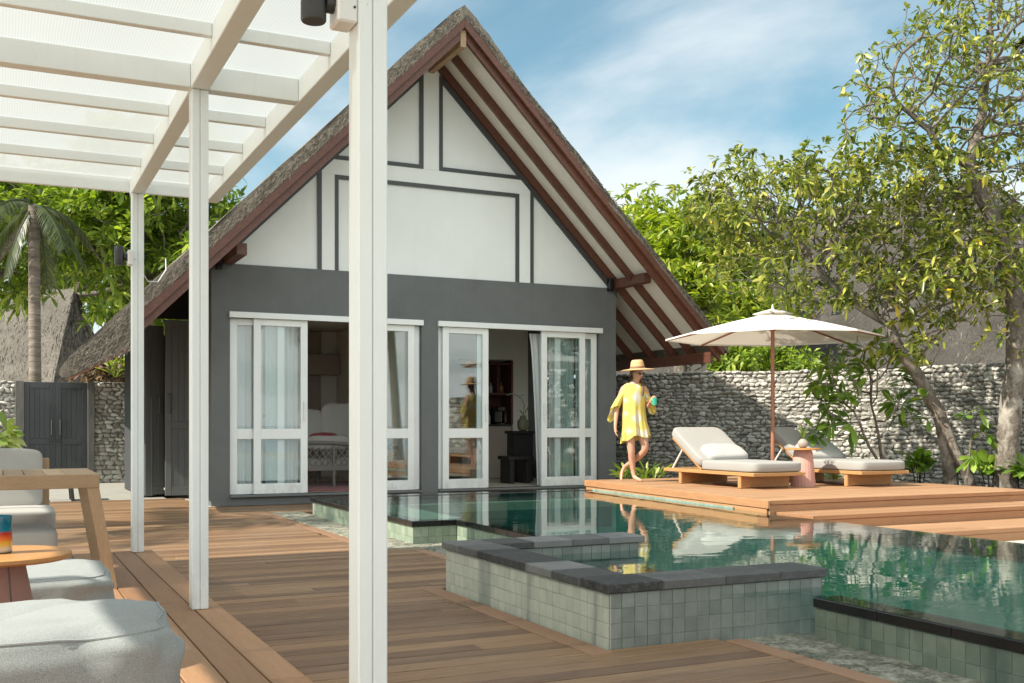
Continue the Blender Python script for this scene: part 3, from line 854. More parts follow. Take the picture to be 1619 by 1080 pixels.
# loose reeds: front cut edge and the slope seen along its length
def reeds(n, fn, mat, par, name='loose_reed', wid=.006):
    V = np.zeros((n * 3, 3)); F = np.zeros((n, 3), dtype=np.int32)
    for i in range(n):
        p, d, s = fn()
        V[3 * i] = p - s * wid; V[3 * i + 1] = p + s * wid; V[3 * i + 2] = p + d
        F[i] = (3 * i, 3 * i + 1, 3 * i + 2)
    o = mesh_np(name, V, [(3, F)], mat, par)
    return o
def front_left():
    x = .78 + 5.2 * npr.random() ** 1.25
    top = x + 1.17 if x > .95 else 1.9 + (x - .7); bot = (x + 1.0) if x > 1.62 else (1.74 + (x - .7) * .43)
    z = bot + (top - bot) * npr.random() ** .8
    k = npr.uniform(.04, .1) * (.6 if x < 1.2 else 1)
    down = np.array([-.55, -.12 + npr.normal() * .15, -.75]) + npr.normal(size=3) * .2
    return np.array([x, RY - .012, z]), down * k, np.array([.7, .3, -.6]) * npr.uniform(.5, 1.2)
def front_right():
    x = XC + 4.6 * npr.random(); z = 2 * XC - x + 1.0 + .09 * npr.random()
    k = npr.uniform(.02, .05)
    return np.array([x, RY - .012, z]), (np.array([.6, -.15, -.7]) + npr.normal(size=3) * .25) * k, np.array([.7, .2, .6])
def slope_left():
    x = 1.0 + 4.95 * npr.random() ** 1.5; y = RY + (npr.random() ** 2) * 6; x += (y - RY) * .062 * max(0, min(1, (1.75 - x) / 1.1))
    z = x + 1.21 - (.16 if x < .95 else 0) * (.95 - x) / .2
    k = npr.uniform(.06, .16)
    return np.array([x, y, z]), (np.array([-.72, npr.normal() * .12, -.68]) + np.array([-.1, 0, .13]) * npr.random()) * k, np.array([0, 1., 0])
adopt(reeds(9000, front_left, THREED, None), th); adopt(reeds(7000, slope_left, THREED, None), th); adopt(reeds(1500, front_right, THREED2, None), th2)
# soffit, barge boards, rafters, ridge beam, eave boards
m_ = MB()
m_.prism([(1.5, 2.40), (XC, 6.94), (XC, 6.98), (1.46, 2.44)], 1, RY + .07, roof_y1 - .1)
m_.build('soffit', SOFFIT, house)
m_ = MB(); m_.prism([(10.5, 2.48), (XC, 6.94), (XC, 6.98), (10.54, 2.52)], 1, RY + .07, roof_y1 - .1)
m_.build('soffit', SOFFIT, house)
def slope_beam(side, y0, y1, o0, o1, xa, xb, name, mat=REDWOOD):
    """beam following the roof slope between x=xa and x=xb, undersides at x+o0 .. x+o1"""
    q = [(xa, xa + o0), (xb, xb + o0), (xb, xb + o1), (xa, xa + o1)]
    if side > 0: q = [(2 * XC - x, z) for x, z in q]
    m_ = MB(); m_.prism(q, 1, y0, y1)
    return m_.build(name, mat, house)
slope_beam(-1, RY, RY + .05, .85, 1.0, 1.5, XC - .002, 'barge_board'); slope_beam(1, RY, RY + .05, .85, 1.0, 1.44, XC - .002, 'barge_board')
for y in (14.16, 14.80, 15.33, 16.0, 16.65, 17.3, 17.95, 18.6):
    slope_beam(1, y, y + .065, .73, .895, 1.46, XC - .046, 'rafter')
for y in (14.135, 14.80, 15.33, 16.0, 16.65, 17.3, 17.95, 18.6):
    slope_beam(-1, y, y + .065, .72, .895, 1.5, XC - .046, 'rafter')
m_ = MB(); m_.cbox(XC - .045, XC + .045, RY + .055, FY + .03, 6.62, 6.87, .004); m_.build('ridge_beam', OAK, house)
m_ = MB(); m_.cbox(10.44, 10.50, RY + .12, roof_y1 - .2, 2.17, 2.35, .004); m_.build('eave_board', REDWOOD, house)
m_ = MB(); m_.prism([(.78, 1.715), (1.46, 2.08), (1.46, 2.125), (.78, 1.745)], 1, RY + .005, RY + .06); m_.build('barge_board', wood('orange_brown_board', [(.2, (.16, .065, .035)), (.8, (.3, .13, .07))], 0, .5, 9, False), house)
m_ = MB(); m_.bar((.80, RY + .07, 1.73), (1.25, roof_y1 - .2, 2.1), .03, .05); m_.build('eave_board', REDWOOD, house)
for x0 in (2.86, 9.3):
    m_ = MB(); m_.cbox(x0, x0 + .14, 14.42, FY + .04, 3.44, 3.60, .006); pb = m_.build('wall_plate_beam', REDWOOD, house)
m_ = MB(); m_.cbox(2.76, 2.84, FY - .1, FY - .002, 3.36, 3.44, .004); m_.build('beam_bracket', BLACKP, house); m_ = MB(); m_.cbox(9.2, 9.28, FY - .1, FY - .002, 3.4, 3.62, .004); m_.build('beam_bracket', BLACKP, house)
# left wing below the low eave
m_ = MB()
m_.box(2.05, 2.28, 18.0, 18.15, 0, 2.75); m_.prism([(2.28, 2.9), (3.0, 2.9), (3.0, 3.7), (2.28, 3.05)], 1, 18.1, 18.2); m_.box(2.98, 3.1, 15.62, 18.1, 3.0, 3.7)
m_.box(2.05, 3.1, 20.4, 20.5, 0, 2.8); m_.box(2.05, 2.15, 18.15, 20.4, 0, 2.75)
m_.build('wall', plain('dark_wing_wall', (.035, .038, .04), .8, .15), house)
m_ = MB()
for j in range(5): m_.cbox(2.03, 2.22, 17.93, 17.995, .01 + j * .32, .325 + j * .32, .005)
m_.build('block_plinth', GREY, house)
def plank_door(name, x0, x1, z0, z1, y, rz, mat, parent, label=None, lever=True, side=1, hx=None):
    """ledged plank door with recessed panels, pull handle"""
    px = x0
    Mx = Matrix.Translation((px, y, 0)) @ Matrix.Rotation(rz, 4, 'Z')
    W = x1 - x0
    mb = MB(); mb.cbox(0, W, .012, .04, z0, z1, .003, Mx)
    zm = z0 + (z1 - z0) * .38
    for (a, c, q, r_) in ((0, .1, z0, z1), (W - .1, W, z0, z1), (.102, W - .102, z0, z0 + .14), (.102, W - .102, zm, zm + .11), (.102, W - .102, z1 - .12, z1)):
        mb.cbox(a, c, 0, .045, q, r_, .004, Mx)
    n = max(2, round((W - .2) / .095))
    for k in range(n):
        a = .102 + (W - .204) * k / n; c = .102 + (W - .204) * (k + 1) / n
        mb.cbox(a + .002, c - .002, .005, .014, z0 + .142, zm - .002, .003, Mx); mb.cbox(a + .002, c - .002, .005, .014, zm + .112, z1 - .122, .003, Mx)
    d = mb.build(name, mat, parent)
    if label: d['label'] = label
    hb = MB(); h0 = z0 + (z1 - z0) * .47
    hx_ = W * .12 if hx is None else hx
    pts = [(hx_, -.005, h0), (hx_, -.05, h0 + .01), (hx_, -.05, h0 + .29), (hx_, -.005, h0 + .3)]
    hb.tube([Mx @ Vector(p) for p in pts], .013, 8)
    adopt(hb.build('handle', plain('dark_handle', (.07, .072, .072), .4), None, True), d)
    return d
plank_door('side_door', 2.37, 2.98, .03, 2.83, 17.62, R(-3), GREYDOOR, house)
plank_door('side_door', 2.10, 2.42, .03, 2.76, 17.9, R(18), GREYDOOR, house, hx=.22)

# sliding doors -----------------------------------------------------------------
def panel(x0, x1, y, par, z0=.155, z1=2.69, handle=None):
    m_ = MB(); sw = .105; yb = y + .045
    m_.cbox(x0, x0 + sw, y, yb, z0, z1, .004); m_.cbox(x1 - sw, x1, y, yb, z0, z1, .004)
    a, c = x0 + sw, x1 - sw
    m_.cbox(a, c, y + .001, yb - .001, z0, z0 + .15, .004); m_.cbox(a, c, y + .001, yb - .001, .95, 1.10, .004); m_.cbox(a, c, y + .001, yb - .001, z1 - .095, z1, .004)
    p = m_.build('door_panel', DOORW, par)
    for (q, r_) in ((z0 + .15, .95), (1.10, z1 - .095)):
        g_ = MB(); g_.add([(a, y + .02, q), (c, y + .02, q), (c, y + .02, r_), (a, y + .02, r_)], [(0, 1, 2, 3)]); adopt(g_.build('glass_pane', GLASS), p)
    if handle is not None:
        h = MB(); h.cbox(handle - .012, handle + .012, y - .028, y - .002, 1.22, 1.5, .005); adopt(h.build('handle', DOORW), p)
    return p
sd1 = thing('sliding_door', 'white glazed sliding door with curtains behind its left leaf, partly hidden by the front post', 'sliding door', (4.4, FY, .15))
panel(2.97, 3.76, FY + .07, sd1); panel(3.30, 4.09, FY + .01, sd1, handle=4.04); panel(4.98, 5.765, FY + .01, sd1); panel(5.08, 5.87, FY + .07, sd1)
m_ = MB(); m_.cbox(2.945, 5.895, FY - .05, FY - .002, 2.69, 2.775, .005); m_.build('track_cover', DOORW, sd1)
m_ = MB(); m_.box(2.965, 5.875, FY + .0, FY + .012, .152, .158); m_.build('floor_track', BLACKP, sd1)
sd2 = thing('sliding_door', 'white glazed sliding door standing open on a room with shelves, right of the grey pier', 'sliding door', (7.6, FY, .15))
panel(6.16, 6.95, FY + .07, sd2); panel(6.235, 7.02, FY + .01, sd2, handle=6.97); panel(7.97, 8.79, FY + .01, sd2, handle=8.02); panel(8.25, 9.045, FY + .07, sd2)
m_ = MB(); m_.cbox(6.14, 9.10, FY - .05, FY - .002, 2.69, 2.775, .005); m_.build('track_cover', DOORW, sd2)
m_ = MB(); m_.box(6.165, 9.05, FY, FY + .012, .152, .158); m_.build('floor_track', BLACKP, sd2)

def curtain(x0, x1, y, z0, z1, label, amp=.024, fold=.085, tie=None):
    mb = MB(); nu = max(24, int((x1 - x0) / .01)); rr = random.Random(int(x0 * 100))
    ph = rr.uniform(0, 6)
    def fn(a, b):
        x = x0 + (x1 - x0) * a
        if tie:
            s_ = tie(b); x = x0 + (x1 - x0) * (s_[0] + (s_[1] - s_[0]) * a)
        w_ = math.sin(2 * PI * (x1 - x0) * a / fold + ph + .8 * math.sin(9 * a)) + .4 * math.sin(2 * PI * a * (x1 - x0) / fold * .47)
        return Vector((x, y + amp * w_ * (.55 + .45 * (1 - b)), z0 + (z1 - z0) * b))
    mb.grid(fn, nu, 14)
    return tag(mb.build('curtain', CURT, None, True, 80), label, 'curtain', group='pale curtains behind the sliding doors')
curtain(3.0, 3.46, FY + .16, .17, 2.66, 'pale curtain behind the narrow outer pane of the left sliding door')
curtain(3.5, 3.98, FY + .17, .17, 2.66, 'pale curtain behind the wide left leaf of the left sliding door')
curtain(8.18, 8.66, FY + .16, .17, 2.66, 'pale curtain behind the wide right leaf of the right sliding door')
curtain(8.70, 9.02, FY + .17, .17, 2.66, 'pale curtain behind the narrow pane beside the walking woman')
curtain(7.84, 8.18, FY + .2, .17, 2.66, 'grey white curtain drawn aside at the edge of the open doorway', tie=lambda b: (.0 + .45 * (1 - b) ** .6, 1.0))

# rooms -----------------------------------------------------------------------------
room = MB()
room.box(3.17, 9.15, FY + .23, 21.79, .10, .15)
rm = room.build('floor', INFLOOR, house)
m_ = MB(); m_.box(3.16, 9.16, FY + T + .01, 21.8, 2.98, 3.05); m_.build('ceiling', INWALL, house)
m_ = MB(); m_.box(5.95, 6.08, FY + T + .02, 21.78, .151, 2.97)
m_.box(3.165, 5.94, 20.2, 20.35, .151, 2.97); m_.box(8.02, 9.155, 18.4, 18.55, .151, 2.97); m_.box(6.085, 9.155, 19.6, 19.75, .151, 2.97)
m_.build('inner_wall', INWALL, house)
m_ = MB(); m_.cbox(4.2, 5.93, 19.9, 20.19, 2.12, 2.5, .005); m_.cbox(4.2, 5.93, 20.1, 20.195, 1.3, 1.36, .004); m_.cbox(5.35, 5.6, 20.12, 20.19, .16, 2.11, .004); m_.cbox(5.35, 5.6, 20.12, 20.19, 2.51, 2.96, .004)
m_.build('wall_panelling', COUNTER, house)
m_ = MB(); m_.cbox(4.1, 6.0 - .06, 15.75, 18.2, .152, .165, .004)
tag(m_.build('rug', RUG), 'dark red rug on the floor inside the left doorway', 'rug')
# rattan daybed with lattice side
db = thing('daybed', 'grey rattan daybed with diamond lattice side inside the left doorway', 'daybed', (5.2, 17, .16))
X0, X1, Y0 = 4.62, 6.0 - .08, 16.65
X0 = 4.3
m_ = MB()
for (lx, ly) in ((X0 + .55, Y0), (X1 - .1, Y0), (X0 + .55, Y0 + .9)):
    m_ = MB(); m_.tube([(lx, ly, .166), (lx, ly, .84)], .022, 8); m_.build('leg', RATTAN, db, True)
m_ = MB()
m_.tube([(X0, Y0, .88), (X0 + .5, Y0, .87), (X1, Y0, .78)], .03, 8); m_.cbox(X0, X1, Y0 - .02, Y0 + .02, .42, .50, .006)
m_.build('arm_rail', RATTAN, db, True)
m_ = MB(); n = 15
for k in range(-4, n):
    for sgn in (1, -1):
        xa = X0 + k * .105; pts = []
        for q in range(7):
            x = xa + sgn * q * .045 + (0 if sgn > 0 else .3); z = .5 + q * .06
            if X0 <= x <= X1 and z < .86 - .06 * (x - X0): pts.append((x, Y0 + sgn * .007, z))
        if len(pts) > 1: m_.tube(pts, .009, 5)
m_.build('lattice', RATTAN, db, True)
m_ = MB(); m_.pillow(((X0 + X1) / 2, Y0 + .5, .52), X1 - X0 - .05, .9, .2, e=.3); m_.build('seat_cushion', PILL, db, True)
def lone_pillow(name, c, size, M, mat, label, e=.5, seed=0, group=None, sub=True):
    mb = MB(); mb.pillow(c, *size, M=M, e=e, seed=seed, crease=.035, nu=36, nv=18)
    return tag(mb.build(name, mat, None, True, 80), label, 'pillow', group)
lone_pillow('pillow', (5.16, 17.3, 1.18), (.72, .2, .68), Matrix.Rotation(R(-12), 4, 'X'), PILL, 'large square white pillow leaning at the back of the rattan daybed', seed=1)
lone_pillow('pillow', (4.62, 17.32, 1.12), (.5, .2, .6), Matrix.Rotation(R(-14), 4, 'X'), PILL, 'white pillow half hidden by the door leaf, behind the big square one', seed=2)
lone_pillow('pillow', (4.78, 16.98, .88), (.5, .16, .3), Matrix.Rotation(R(-25), 4, 'X'), REDP, 'small dark red pillow on the rattan daybed', seed=3)
lone_pillow('pillow', (4.78, 16.76, .86), (.72, .14, .24), Matrix.Rotation(R(-15), 4, 'X'), PILL, 'long white bolster just behind the lattice rail of the daybed', seed=4)
# bar niche in the right room
nb = thing('bar_cabinet', 'red brown bar niche with shelves and pale counter inside the right doorway', 'cabinet', (7.9, 18.9, .15))
cxa, cxb, cy = 7.62, 8.62, 17.9
m_ = MB(); m_.cbox(cxa, cxb + .0, cy, cy + .45, .16, 1.13, .004); m_.build('counter_front', COUNTER, nb)
m_ = MB(); m_.cbox(cxa, cxb, cy - .02, cy + .47, 1.132, 1.165, .004); m_.build('countertop', DARKW, nb)
m_ = MB(); m_.box(cxa, cxb, cy + .45, cy + .49, 1.17, 2.36); m_.box(cxa - .04, cxa - .001, cy, cy + .48, 1.17, 2.36); m_.box(cxb + .001, cxb + .04, cy, cy + .48, 1.17, 2.36); m_.build('back_panel', SHELFRED, nb)
for z in (1.72, 2.28):
    m_ = MB(); m_.cbox(cxa + .002, cxb - .002, cy + .06, cy + .448, z, z + .035, .003); m_.build('shelf', SHELFRED, nb)
m_ = MB(); m_.cbox(8.37, 8.395, cy + .07, cy + .4, 1.757, 2.278, .002); m_.build('divider', SHELFRED, nb)
m_ = MB(); m_.box(cxb + .041, cxb + .36, cy + .02, cy + .2, .155, 2.95); m_.box(cxa - .9, cxb + .039, cy + .022, cy + .2, 2.37, 2.96); m_.build('niche_frame', INWALL, nb)
def bottle(x, z, h, r, mat, label):
    mb = MB(); mb.lathe([(r * .9, 0), (r, .01), (r, h * .6), (r * .4, h * .75), (r * .36, h * .97), (.0, h)], 14, (x + .42, cy + .2, z))
    return tag(mb.build('bottle', mat, None, True), label, 'bottle', 'bottles on the bar shelf')
DK = plain('dark_bottle_glass', (.02, .03, .02), .08); AM = plain('amber_bottle_glass', (.25, .1, .03), .1); CLB = plain('pale_bottle_glass', (.45, .46, .42), .1)
bottle(7.68, 1.757, .22, .035, CLB, 'pale bottle at the left end of the upper bar shelf'); bottle(7.78, 1.757, .18, .04, DK, 'dark squat bottle on the upper bar shelf')
bottle(7.87, 1.757, .2, .035, CLB, 'pale bottle beside the shelf divider'); bottle(8.08, 1.757, .2, .06, AM, 'amber round decanter right of the shelf divider')
bottle(7.72, 1.167, .2, .035, DK, 'dark bottle on the bar counter'); bottle(7.82, 1.167, .26, .04, CLB, 'tall silver shaker on the bar counter')
cm = thing('coffee_machine', 'small black coffee machine on the bar counter', 'coffee machine', (8.45, cy + .2, 1.166))
m_ = MB(); m_.cbox(8.36, 8.54, cy + .08, cy + .36, 1.167, 1.2, .01); m_.cbox(8.36, 8.54, cy + .2, cy + .36, 1.2, 1.5, .015); m_.cbox(8.37, 8.53, cy + .06, cy + .2, 1.41, 1.5, .012); m_.build('body', BLACKP, cm)
m_ = MB(); m_.cbox(8.545, 8.57, cy + .1, cy + .34, 1.2, 1.46, .008); m_.build('water_tank', CLEAR, cm)
st = thing('step_stool', 'black two level wooden stool inside the right doorway', 'stool', (8.0, 16.4, .15))
m_ = MB(); m_.cbox(7.78, 8.26, 16.25, 16.7, .56, .62, .006); m_.build('seat', DARKW, st); m_ = MB(); m_.cbox(8.1, 8.56, 16.75, 17.1, 1.0, 1.05, .006); m_.build('seat', DARKW, st)
m_ = MB(); m_.cbox(7.82, 7.9, 16.28, 16.68, .155, .558, .006); m_.build('leg', DARKW, st); m_ = MB(); m_.cbox(8.14, 8.22, 16.28, 16.68, .155, .558, .006); m_.build('leg', DARKW, st); m_ = MB(); m_.cbox(8.14, 8.52, 16.8, 17.08, .155, .998, .006); m_.build('leg', DARKW, st)
vs_ = thing('orchid_vase', 'olive ceramic vase with a thin arching orchid on the black stool', 'vase', (8.38, 16.9, 1.05))
m_ = MB(); m_.lathe([(.05, 0), (.085, .02), (.105, .1), (.1, .17), (.06, .22), (.05, .25), (.06, .27)], 18, (8.38, 16.92, 1.051)); m_.build('vase', plain('olive_ceramic', (.2, .19, .12), .35), vs_, True)
m_ = MB(); m_.tube([(8.38, 16.92, 1.3), (8.4, 16.9, 1.5), (8.33, 16.88, 1.62), (8.18, 16.86, 1.7), (8.03, 16.85, 1.68)], .006, 6)
m_.build('stem', plain('orchid_stem', (.09, .13, .04), .6), vs_, True)
m_ = MB()
for (dx, dz, L) in ((.1, .1, .22), (-.08, .06, .2), (.14, .02, .18)):
    m_.grid(lambda a, b: Vector((8.38 + dx * 2 * b, 16.9 - .05 * b + (a - .5) * .05 * math.sin(PI * min(1, b + .1)), 1.3 + dz * math.sin(b * 2.6) * 2)), 3, 6)
m_.build('leaf', LEAF_D, vs_)
m_ = MB()
for k in range(7):
    c = Vector((8.05 + .05 * k, 16.86, 1.685 + .02 * math.sin(k))); m_.pillow(c, .035, .02, .03, nu=8, nv=5)
m_.build('flower', PILL, vs_, True)
# ------------------------------------------------------------------ pergola
per = thing('pergola', 'white painted timber pergola with translucent ribbed roof in the foreground', 'pergola', (1.0, 5, .13))
BZ = 3.02
for y in (-.0, 3.03, 6.06, 9.0):
    m_ = MB(); m_.cbox(.957, 1.0015, y, y + .098, .131, BZ - .002, .004); m_.cbox(1.003, 1.048, y, y + .098, .131, BZ - .002, .004)
    m_.box(.97, 1.035, y + .01, y + .088, .132, BZ - .004)
    m_.build('post', WHITE, per)
for y in (0, 4.5, 9.0):
    m_ = MB(); m_.cbox(-4.2, -4.1, y, y + .1, .131, BZ - .002, .004); m_.build('post', WHITE, per)
for (x0, x1) in ((.952, 1.052), (1.555, 1.655), (-4.2, -4.1), (-2.45, -2.35)):
    m_ = MB(); m_.cbox(x0, x1, -.9, 9.13, BZ, BZ + .135, .004); m_.build('beam', WHITE, per)
raf = [(-.8, 0), (.0, 1), (.75, 0), (1.5, 0), (2.25, 0), (3.03, 1), (3.85, 0), (4.62, 0), (5.40, 0), (6.06, 1), (6.90, 0), (7.62, 0), (8.35, 0)]
for y, big in raf:
    m_ = MB()
    for (x0, x1) in ((-4.099, -2.451), (-2.349, .951), (1.053, 1.554)):
        if big: m_.cbox(x0, x1, y + .0, y + .09, BZ + .003, BZ + .134, .003)
        else: m_.cbox(x0, x1, y, y + .045, BZ + .068, BZ + .134, .003)
    m_.build('rafter', WHITE, per)
m_ = MB(); m_.cbox(-4.3, 1.70, 9.132, 9.17, BZ + .03, BZ + .15, .003); m_.build('end_board', WHITE, per)
m_ = MB()
m_.add([(-2.36, -.95, BZ + .139), (1.70, -.95, BZ + .139), (1.70, 9.13, BZ + .139), (-2.36, 9.13, BZ + .139)], [(0, 1, 2, 3)])
m_.build('roof_sheet', SHEET, per)

def lamp(label, x, y, z, bx):
    t = thing('spotlight', label, 'lamp', (x, y, z), 0, 'black spotlights on the pergola posts')
    m_ = MB(); m_.lathe([(.0, -.0745), (.034, -.0745), (.0375, -.07), (.0375, .07), (.034, .075), (.0, .075)], 22, (x, y, z)); m_.build('lamp_head', METALB, t, True)
    m_ = MB(); m_.tube([(x + .034, y, z - .01), (x + .06, y, z - .01)], .03, 16); m_.build('swivel', METALB, t, True)
    m_ = MB(); m_.cbox(x + .06, bx, y - .05, y + .045, z - .075, z + .045, .006); m_.build('mounting_box', METALW, t)
    m_ = MB(); m_.tube([(x + .11, y - .051, z - .03), (x + .11, y - .053, z - .03)], .004, 8); m_.build('screw', METALB, t)
lamp('black spotlight on a white box on the far slender post', .855, 8.95, 2.50, .956)
lamp('black spotlight on a white box at the top of the big near post', .835, 3.08, 2.42, .956)
m_ = MB(); m_.tube([(1.045, 9.1, 2.40), (1.12, 9.35, 2.36), (1.22, 9.5, 2.38), (1.3, 9.6, 2.5), (1.3, 9.62, 2.6)], .005, 5)
tag(m_.build('cable', METALW, None, True), 'thin white cable trailing from the far post behind the spotlight', 'cable')

# ------------------------------------------------------------------ stone walls
def stone_wall(name, label, path, z0, z1, thick, sl, sh, jit=.35, cat='wall', capz=.025, front=True):
    w_ = thing(name, label, cat, (path[0][0], path[0][1], 0))
    P_ = [Vector((p[0], p[1], 0)) for p in path]
    # resample the path
    seg = []; tot = 0
    for a, c in zip(P_, P_[1:]): seg.append((tot, a, c)); tot += (c - a).length
    def pos(s):
        s = max(0, min(tot - 1e-5, s))
        for (t0, a, c) in reversed(seg):
            if s >= t0:
                d = (c - a).normalized(); return a + d * (s - t0), d
    core = MB(); n = max(2, int(tot / .5)); vs = []; fs = []
    for k in range(n + 1):
        p, d = pos(tot * k / n); nn = Vector((d.y, -d.x, 0))
        for off in (.02, -thick):
            for z in (z0, z1 - .01): vs.append(p + nn * off + Vector((0, 0, z)))
    for k in range(n):
        i = k * 4; j = i + 4
        fs += [(i, j, j + 1, i + 1), (i + 2, i + 3, j + 3, j + 2), (i + 1, j + 1, j + 3, i + 3)]
    core.add(vs, fs); core.build('mortar', MORTAR, w_)
    tmpl = MB(); tmpl.pillow((0, 0, 0), 1, 1, 1, e=.62, nu=10, nv=7); tv = np.array([tuple(p) for p in tmpl.v]); tv = tv[:, [0, 2, 1]]; tf = tmpl.f
    quads = [f for f in tf if len(f) == 4]; tris = [f for f in tf if len(f) == 3]
    VV = []; Q = []; T3 = []; cnt = 0
    z = z0
    while z < z1 - .02:
        h = min(sh * npr.uniform(.7, 1.3), z1 - z)
        s = -npr.uniform(0, sl)
        while s < tot:
            L = sl * npr.uniform(.55, 1.6)
            p, d = pos(s + L / 2); nn = Vector((d.y, -d.x, 0))
            hh = h * npr.uniform(.9, 1.12); ll = L * npr.uniform(.97, 1.1)
            v = tv * np.array([ll, .11 * npr.uniform(.75, 1.25), hh])
            ph = npr.uniform(0, 6.3, 6); u_ = tv * 3.1
            v[:, 0] += ll * .09 * np.sin(u_[:, 2] * 1.7 + ph[0]) + ll * .05 * np.sin(u_[:, 2] * 3.3 + ph[1])
            v[:, 2] += hh * .12 * np.sin(u_[:, 0] * 1.5 + ph[2]) + hh * .06 * np.sin(u_[:, 0] * 3.4 + ph[3])
            v[:, 1] += .012 * np.sin(u_[:, 0] * 2.3 + ph[4]) * np.sin(u_[:, 2] * 2.1 + ph[5])
            v += npr.normal(size=v.shape) * np.array([ll, .04, hh]) * .018
            an = npr.normal() * .06
            x_, z_ = v[:, 0].copy(), v[:, 2].copy(); v[:, 0] = x_ * math.cos(an) - z_ * math.sin(an); v[:, 2] = x_ * math.sin(an) + z_ * math.cos(an)
            zc = z + h / 2 + npr.normal() * .006 + .012 * math.sin(s * 3.1 + z * 5)
            W = np.outer(v[:, 0], np.array(d)) + np.outer(v[:, 1], np.array(nn)); W[:, 2] += v[:, 2]
            W += np.array([p.x, p.y, zc]) + np.array(nn) * npr.normal() * .012
            VV.append(W); Q.append(np.array(quads) + cnt); cnt += len(v)
            s += L
        z += h
    mesh_np('stonework', np.concatenate(VV), [(4, np.concatenate(Q))], STONE, w_, True)
    return w_
KW = .995
wp = []
for (u, v) in ((1031, 588), (1100, 586.5), (1240, 584), (1400, 580), (1500, 575.5), (1601, 570)):
    p = at(u, v, KW * 1679 / (672 - v)); wp.append((p.x, p.y))
wp = [(10.7, 23), (10.75, 19.5)] + wp
p = at(1700, 566, KW * 1679 / 106); wp.append((p.x, p.y))
wl_ = stone_wall('coral_stone_wall', 'long curved wall of pale coral stones behind the sun deck and loungers', wp, -.05, 2.13, .25, .118, .068)
far = [wp[-1], (14.3, 8.3), (14.2, 4), (14.0, -3)]
stone_wall('coral_stone_wall', 'continuation of the coral stone wall along the sand to the right', far, -.05, 2.1, .25, .3, .17)
stone_wall('coral_stone_wall', 'shaded garden wall of small rounded stones right of the grey gate', [(1.72, 22.9), (3.4, 22.9)], -.02, 2.03, .25, .12, .085)
stone_wall('coral_stone_wall', 'shaded garden wall of small stones left of the grey gate', [(-2.2, 22.9), (.26, 22.9)], -.02, 2.03, .25, .12, .085)
gt = thing('garden_gate', 'dark grey double plank gate between weathered posts in the stone wall', 'gate', (1.0, 22.85, 0))
plank_door('gate_leaf', .425, .995, .02, 2.0, 22.83, 0, GATEP, gt, hx=.5)
plank_door('gate_leaf', 1.0, 1.58, .02, 2.0, 22.83, 0, GATEP, gt, hx=.08)
for (a, c) in ((.27, .42), (1.585, 1.715)):
    m_ = MB(); m_.cbox(a, c, 22.78, 22.98, 0, 2.02, .006); m_.build('post', POST, gt)
m_ = MB(); m_.cbox(.9, 1.1, 22.79, 22.815, .83, .86, .003); m_.build('bolt', METALB, gt)

# ------------------------------------------------------------------ loungers, table, umbrella
def make_lounger(X0, Y0):
    t = thing('sun_lounger', 'low teak sun lounger with pale cushion and raised back, nearest the pool', 'sun lounger', (X0 + .41, Y0 + 1, .36), 0, 'teak loungers on the sun deck')
    z = .36; Wd = .82
    m_ = MB(); m_.cbox(X0, X0 + .05, Y0, Y0 + 1.95, z + .16, z + .205, .005); m_.cbox(X0 + Wd - .05, X0 + Wd, Y0, Y0 + 1.95, z + .16, z + .205, .005)
    m_.cbox(X0 + .051, X0 + Wd - .051, Y0, Y0 + .07, z + .16, z + .205, .005); m_.cbox(X0 + .051, X0 + Wd - .051, Y0 + 1.88, Y0 + 1.95, z + .16, z + .205, .005)
    for k in range(14): m_.cbox(X0 + .051, X0 + Wd - .051, Y0 + .085 + k * .128, Y0 + .2 + k * .128, z + .172, z + .2, .003)
    m_.build('frame', TEAK, t)
    for y in (Y0 + .27, Y0 + 1.55):
        m_ = MB(); m_.cbox(X0 + .05, X0 + Wd - .03, y, y + .05, z + .012, z + .159, .005)
        m_.cbox(X0 + .012, X0 + .048, y - .005, y + .055, z + .002, z + .159, .006); m_.cbox(X0 + Wd - .07, X0 + Wd - .045, y + .005, y + .045, z + .001, z + .0115, .002)
        m_.build('leg', TEAKX, t)
    m_ = MB(); m_.pillow((X0 + Wd / 2, Y0 + .57, z + .27), Wd - .01, 1.14, .135, e=.22, nu=56, nv=18, crease=.012, seed=3); sc_ = m_.build('seat_cushion', CUSH, t, True, 60)
    ang = R(32)
    M = Matrix.Rotation(ang, 4, 'X')
    m_ = MB(); c = Vector((X0 + Wd / 2, Y0 + 1.13, z + .235)) + M @ Vector((0, .41, .06)); m_.pillow(c, Wd - .01, .84, .13, M=M, e=.22, nu=56, nv=18, crease=.012, seed=5)
    m_.build('back_cushion', CUSH, t, True, 60)
    m_ = MB(); Mf = Matrix.Translation((0, Y0 + 1.13, z + .21)) @ M
    m_.cbox(X0 + .04, X0 + Wd - .04, 0, .78, -.02, .01, .004, Mf); m_.build('back_frame', TEAKX, t)
    for x in (X0 + .09, X0 + Wd - .09):
        m_ = MB(); m_.tube([(x, Y0 + 1.85, z + .205), (x, Y0 + 1.62, z + .46)], .014, 8); m_.build('support_strut', METALW, t, True)
    return t
l1 = make_lounger(8.29, 10.40)
l2 = copy_tree(l1)
l2.location = (l1.location.x + 1.55, l1.location.y - .2, .36)
l2['label'] = 'teak sun lounger with pale cushion behind the pink side table, right of the umbrella pole'
mb = MB(); mb.pillow((8.74, 11.58, .775), .66, .36, .16, M=Matrix.Rotation(R(28), 4, 'X'), e=.5, seed=4, crease=.04, nu=40, nv=18)
tag(mb.build('pillow', PILL, None, True, 80), 'white pillow on the lounger nearest the pool', 'pillow', 'pillows on the sun loungers')
